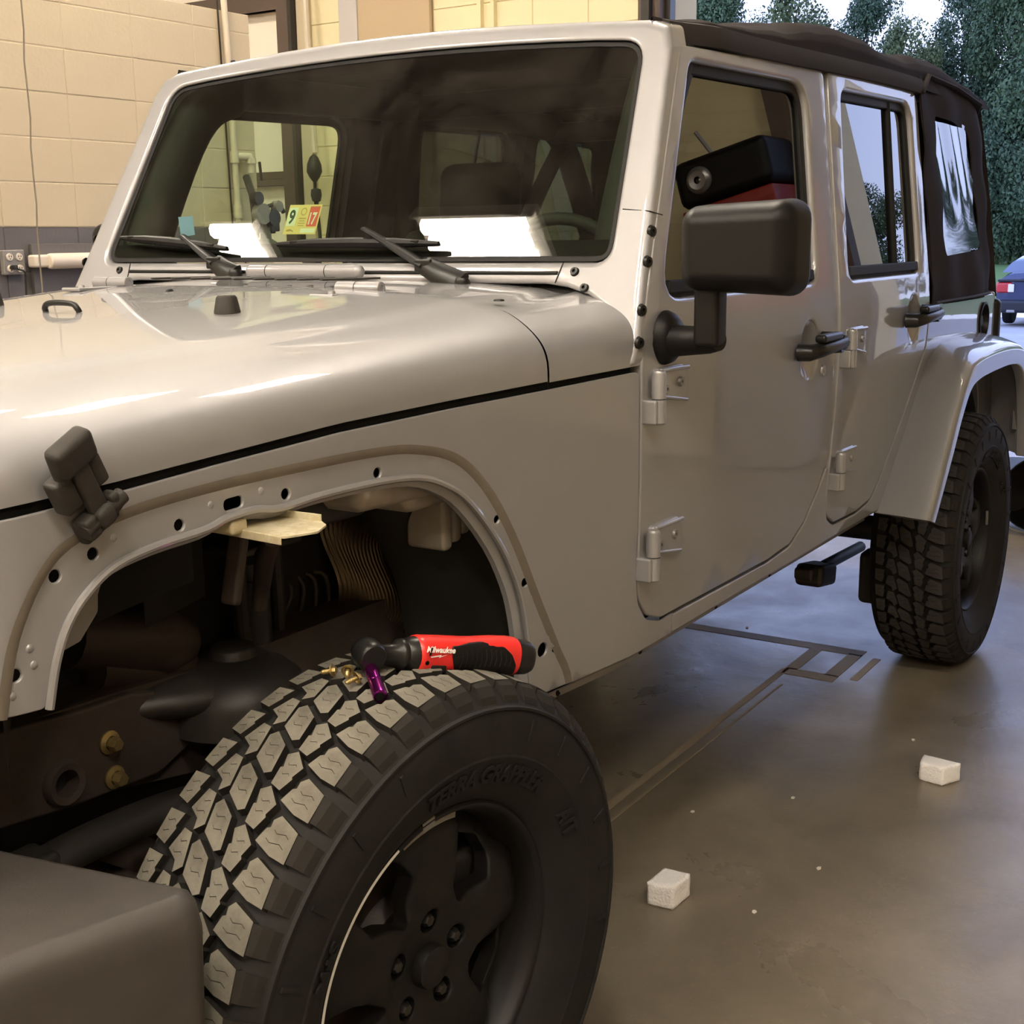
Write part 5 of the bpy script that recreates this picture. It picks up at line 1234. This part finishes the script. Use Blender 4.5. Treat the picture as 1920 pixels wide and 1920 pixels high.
def rliner(b):
    P_ = smooth_path([V((x, z, 0)) for x, z in OPEN[13:]], 4); rows = []
    for i, p in enumerate(P_):
        a = P_[max(0, i-1)]; c = P_[min(len(P_)-1, i+1)]; t_ = (c-a).normalized(); n_ = V((-t_.y, t_.x, 0))
        rows.append([V(FS(p.x, p.y, .02))+V((n_.x*q[0], q[1], n_.y*q[0])) for q in ((.030, .0), (.045, .03), (.050, .08), (.020, .13), (-.015, .16), (-.02, .22))])
    b.grid(lambda u, v: rows[u][v], list(range(len(rows))), list(range(6)))
part('rear_liner', 'liner_black', rliner, sharp=70)
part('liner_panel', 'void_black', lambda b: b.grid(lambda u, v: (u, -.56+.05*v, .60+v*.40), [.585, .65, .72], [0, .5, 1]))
def bottle(b):
    b.box((.40, -.60, 1.005), (.52, .14, .055), 0, Matrix.Rotation(.03, 3, 'Y'), bev=.022); b.box((.44, -.60, .985), (.34, .12, .05), 0, bev=.02)
    for k in range(4): b.box((.400+.026*k, -.60, .935+.004*k), (.026, .08, .12-.010*k), 0, bev=.009)
part('washer_bottle', 'bottle_white', bottle)
part('hose_block', 'liner_black', lambda b: (b.box((.15, -.55, .985), (.20, .10, .05), 0, bev=.015)))
def shield(b):
    def f(u, v):
        a = lerp(-.3, 2.2, u); bx = lerp(.50, .57, 1-v)+.0; r_ = .12+.02*math.sin(v*5)
        x = lerp(.395, .66, u)+.07*(1-v)*u+.04*sm(.0, .35, .35-v); y = -.33-.14*math.sin(math.pi*min(1, u*.9+.1))**.8+.02*math.sin(v*9+u*4); z = lerp(.61, .93, v)-.06*u*v-.05*(1-v)*sm(.3, .9, u)
        return (x, y, z+.008*math.sin(u*30))
    b.grid(f, [i/28 for i in range(29)], [i/22 for i in range(23)])
part('heat_shield', 'foil', shield, sharp=80)
part('steering_shaft', 'chassis_rust', lambda b: (b.tube([(.05, -.33, .70), (.55, -.40, .64), (.75, -.42, .66)], .016, 10), b.tube([(-.17, -.40, .845), (-.02, -.42, .80), (.02, -.42, .79)], [.045, .05, .035], 16), b.tube([(-.14, -.41, .79), (.02, -.42, .755)], .03, 12)))
for k in range(6):
    z0 = .66-.02*k
    part('brake_hose', 'liner_black', lambda b: b.tube(smooth_path([(.15, -.36-.01*k, z0+.05), (.35, -.38, z0), (.55, -.37, z0-.01), (.72, -.34, z0+.01*(k % 3))], 5), .006+.001*(k % 3), 8), sharp=80)
for k in range(4):
    part('wiring_loop', 'chassis_rust', lambda b: b.tube(smooth_path([(.27+.03*k, -.33, .86-.02*k), (.30+.03*k, -.38, .80), (.28+.04*k, -.37, .74-.02*k), (.36+.03*k, -.35, .70)], 5), .004, 6), sharp=80)
# cream bracket standing out under the lip
def brk(b):
    P_ = fillet([(-.10, -.60), (-.022, -.60), (-.018, -.735), (-.032, -.755), (-.068, -.772), (-.112, -.755)], .006, 3); b.prism(P_, 1.0135, 1.016)
    b.box((-.020, -.67, 1.020), (.0022, .13, .010), 0, Matrix.Rotation(.03, 3, 'Z'), bev=.001); b.box((-.106, -.68, 1.010), (.0022, .14, .011), 0, Matrix.Rotation(-.08, 3, 'Z'), bev=.001)
    b.box((-.11, -.655, 1.02), (.03, .05, .02), 0, bev=.006)
part('fender_bracket', 'primer_cream', brk)
# dust line the flare gasket left on the fender
b = MB(); CL = [p for p in CRE if p[1] > .6]
def band(i, v):
    p = V(CL[i]); a = V(CL[max(0, i-1)]); c = V(CL[min(len(CL)-1, i+1)]); t_ = (c-a).normalized(); n_ = V((-t_.y, t_.x)); q = p+n_*lerp(-.0015, .0125, v); return FS(q.x, q.y, -.0006)
b.grid(band, list(range(len(CL))), [0, .5, 1]); mat('gasket_dust', (0.13, 0.108, 0.085), rough=.75, noise=(40, .3, (0.16, 0.135, 0.105)))
b.build('gasket_line', 'gasket_dust', suv)

# ================================================================== TOOL, FASTENERS, FOAM
H0, H1 = V((-.012, -.800, .8435)), V((.224, -.900, .785))
ax = (H1-H0).normalized(); AL = (H1-H0).length
sd = ax.cross(V((0, 0, 1))).normalized()          # towards the camera side (left of the tool axis)
if sd.dot(CAM-H0) < 0: sd = -sd
upv = sd.cross(ax).normalized()
if upv.z < 0: upv = -upv
TM = Matrix((ax, sd, upv)).transposed().to_4x4(); TM = TM @ Matrix.Scale(.965, 4); TM.translation = H0
tool = tag(empty('cordless_ratchet'), 'red and black cordless ratchet lying on top of the front tire', 'power tool')
def tb(fn, name, m_, sharp=45): b = MB(); fn(b); b.v = [tuple(TM @ V(q)) for q in b.v]; return b.build(name, m_, tool, sharp=sharp)
def sect(b, st_, mi=0, n=28, caps=True):
    """st_: (along, half width, half height, zoff, squareness)"""
    rows = []
    for (a, hw, hh, zo, sq) in st_:
        rows.append([(a, hw*math.copysign(abs(math.cos(t_))**sq, math.cos(t_)), zo+hh*math.copysign(abs(math.sin(t_))**sq, math.sin(t_))) for t_ in [2*math.pi*i/n for i in range(n)]])
    for p, q in zip(rows, rows[1:]): b.add(p+q, [(i, (i+1) % n, n+(i+1) % n, n+i) for i in range(n)], mi)
    if caps: b.add(rows[0], [tuple(range(n))], mi); b.add(rows[-1], [tuple(range(n))], mi)
BODY = [(.068, .0235, .0245, 0, .9), (.072, .0265, .0275, 0, .85), (.078, .0270, .0285, 0, .8), (.110, .0262, .0280, .001, .75), (.150, .0262, .0268, .002, .75), (.165, .0255, .0265, .003, .75), (.200, .0262, .0280, .004, .75), (.228, .0268, .0285, .004, .8), (.240, .0262, .0278, .004, .85)]
tb(lambda b: sect(b, BODY), 'body', 'red_plastic')
tb(lambda b: (b.lathe([(0, .020), (.012, .020), (.019, .015), (.0215, .006), (.0215, -.014), (.018, -.019), (0, -.020)], (0, 0, 0), (0, -1, .15), 28), sect(b, [(.008, .013, .0165, 0, .8), (.022, .012, .0135, 0, .8), (.040, .014, .0155, 0, .9), (.046, .0215, .0220, 0, 1), (.052, .0225, .0230, 0, 1), (.056, .0205, .021, 0, 1), (.060, .0235, .0245, 0, 1), (.070, .0255, .0265, 0, .95), (.0735, .0262, .0272, 0, .9)])), 'ratchet_head', 'handle_black')
def grip(b):
    o_ = [(.118, .020), (.130, .021), (.150, .025), (.175, .0275), (.205, .0255), (.222, .012), (.232, -.004), (.232, -.020), (.130, -.020), (.124, -.006), (.120, .006)]
    def f(u, v, d):
        hw = .0262; hh = .0270; t_ = max(-.999, min(.999, (v-.002)/hh)); return (u, hw*(1-abs(t_)**2.6)**(1/2.6)+.0022-d, v)
    panel(b, fillet(o_, .005), [], f, thick=.004, r=.0015, step=.006, seg=.006)
    for k in range(11):
        x = .134+.0085*k; h0, h1 = -.010+.0006*k, .012+.006*math.sin(math.pi*k/10)
        b.tube([f(x, h0, -.0004), f(x+.0015, (h0+h1)/2, -.0006), f(x-.0005, h1, -.0004)], .0011, 6)
tb(grip, 'grip', 'black_plastic')
tb(lambda b: (sect(b, [(.238, .0235, .0250, .003, .9), (.243, .0250, .0262, .003, .85), (.262, .0245, .0255, .003, .85), (.270, .0215, .0225, .003, .85), (.272, .015, .016, .003, .85)]), b.box((.17, 0, -.0245), (.13, .030, .012), 0, bev=.004)), 'battery', 'handle_black')
tb(lambda b: b.box((.100, .0262, -.012), (.024, .004, .010), 0, bev=.001), 'rating_label', 'steel_dark')
for c, s_ in (((.083, .0265, .012), (.0022, .003, .011)), ((.128-.010, .0262, .012), (.010, .003, .0018)), ((.1255-.004, .0268, .007), (.002, .003, .006)), ((.1295-.004, .0268, .007), (.002, .003, .006)), ((.1335-.004, .0266, .007), (.002, .003, .006)), ((.1235, .0262, -.0155), (.009, .003, .006))):
    tb(lambda b: b.box(c, s_, 0, Matrix.Rotation(.15, 3, 'Y')), 'body_slot', 'black_gap')
tb(lambda b: b.lathe([(0, .001), (.003, .001), (.0035, 0)], (.080, .0262, -.004), (0, 1, 0), 12), 'body_screw', 'black_gap')
# lettering and lightning stroke
vs, fs = text_geo('Milwaukee', .0115, .0, shear=.35, bold=.0004)
def put(b):
    def onb(u, v): t_ = max(-.99, min(.99, v/.0278)); return (u, .0266*(1-abs(t_)**2.7)**(1/2.7)+.0023, v)
    b.add([onb(.0985+q.x*.95, .0115+q.y*.95) for q in vs], fs)
    b.add([onb(*p) for p in [(.082, .0055), (.100, .0085), (.099, .0065), (.111, .0095), (.096, .0040), (.097, .0062), (.084, .0040)]], [(0, 1, 6), (1, 2, 5), (2, 3, 4, 5), (1, 5, 6)])
tb(put, 'lettering', 'white_print')
b = MB(); S0 = TM @ V((.0, .012, -.016)); S1_ = V((-.066, -.862, .8125))
b.tube([S0, S0.lerp(S1_, .06), S0.lerp(S1_, .08), S0.lerp(S1_, .50), S0.lerp(S1_, .53), S0.lerp(S1_, .56), S0.lerp(S1_, .97), S1_], [.0085, .0085, .0092, .0092, .0080, .0096, .0096, .0088], 20)
b.tube([S1_-(S1_-S0).normalized()*.001, S1_+(S1_-S0).normalized()*.0006], [.0065, .0065], 6, 1); b.build('socket', ['magenta_metal', 'black_gap'], tool, sharp=45)

for i, (x, y, z, a_, lab) in enumerate([(-.050, -.770, .826, .3, 'brass flange bolt lying furthest from the red ratchet on the tire tread'), (-.045, -.792, .828, 2.2, 'middle brass bolt of the three in front of the ratchet head'), (-.052, -.812, .824, 1.2, 'brass bolt lying closest to the purple socket on the tire')]):
    t = tag(empty('bolt', (x, y, z), rot=(math.pi/2*.86, 0, a_)), lab, 'bolt', 'brass bolts on the tire')
    b = MB(); b.lathe([(0, .006), (.0045, .006), (.005, .005), (.005, .0015)], (0, 0, 0), (0, 0, 1), 6); b.lathe([(.0085, 0), (.0085, .0015), (.005, .0018)], (0, 0, 0), (0, 0, 1), 18); b.build('head', 'brass', t)
    b = MB(); b.lathe([(.003, 0), (.003, -.014), (.0022, -.016), (0, -.016)], (0, 0, 0), (0, 0, 1), 12)
    for k in range(6): b.lathe([(.003, -.004-.0016*k), (.0035, -.0048-.0016*k), (.003, -.0056-.0016*k)], (0, 0, 0), (0, 0, 1), 12)
    b.build('shank', 'brass', t)

def foam(name, base, hgt, lab, cut):
    b = MB(); n_ = 9; c = V((sum(p[0] for p in base)/4, sum(p[1] for p in base)/4, 0))
    q = [V((p[0], p[1], 0)) for p in base]
    rnd = random.Random(3)
    def P(u, v, w_): return (q[0]*(1-u)*(1-v)+q[1]*u*(1-v)+q[2]*u*v+q[3]*(1-u)*v)+V((0, 0, hgt*w_))
    def fn(fa):
        def g(i, j):
            u, v, w_ = fa(i/n_, j/n_); p = P(u, v, w_); e = sum(1 for k in (u, v, w_) if k in (0, 1)); d_ = (p-(c+V((0, 0, hgt/2)))); p = p-d_*(.055 if e >= 2 else 0)
            s_ = math.sin(p.x*900+p.z*700)*math.cos(p.y*800-p.z*500)*.0006; dd = max(0, 1-((u-cut[0])**2+(v-cut[1])**2+(w_-.45)**2)**.5*3.4)
            return p+d_.normalized()*s_-d_*dd*.10
        return g
    for fa in (lambda a, c_: (a, c_, 1.0), lambda a, c_: (a, c_, 0.0), lambda a, c_: (a, 0.0, c_), lambda a, c_: (a, 1.0, c_), lambda a, c_: (0.0, a, c_), lambda a, c_: (1.0, a, c_)):
        b.grid(fn(fa), list(range(n_+1)), list(range(n_+1)))
    return tag(b.build(name, 'foam_white', sharp=70), lab, 'foam block')
foam('foam_block', [(.961, -.724), (.966, -.784), (1.045, -.789), (1.040, -.728)], .053, 'small white foam block on the concrete nearer the front tire', (.9, .5))
foam('foam_block', [(1.950, -1.030), (1.888, -1.036), (1.880, -1.098), (1.938, -1.130)][::-1], .050, 'small white foam block on the concrete out beside the rear wheel', (.5, 1.0))
for i, (px_, x, y) in enumerate([(0, 1.05, -.93), (1, 1.42, -.62), (2, 1.30, -.98), (3, 2.9, -.15), (4, 1.62, -.80), (5, 1.1, -.50), (6, 2.15, -.95)]):
    b = MB(); b.prism([(x+.006*(1+(k % 2)*.5)*math.cos(k*1.25+i), y+.005*math.sin(k*1.25+i)) for k in range(5)], .0008, .003); b.build('paper_chip', 'paper_chip', floor)
# black bucket lying behind the rear wheel
t = tag(empty('bucket', (5.05, -.64, .175), rot=(0, 0, .5)), 'black plastic bucket lying on its side behind the rear wheel', 'bucket')
b = MB(); b.lathe([(0, .0), (.125, .0), (.135, .01), (.168, .36), (.174, .36), (.174, .34)], (.18, 0, 0), (-1, -.05, .06), 36); b.lathe([(.164, .355), (.13, .02), (0, .02)], (.18, 0, 0), (-1, -.05, .06), 36); b.build('bucket_shell', 'black_plastic', t)
b = MB(); P_ = [(-.15+.19*math.sin(a_)*.1, .17*math.cos(a_), -.17*math.sin(a_)) for a_ in [math.pi*i/20 for i in range(21)]]; b.tube(P_, .004, 6); b.build('bucket_handle', 'bare_metal', t)
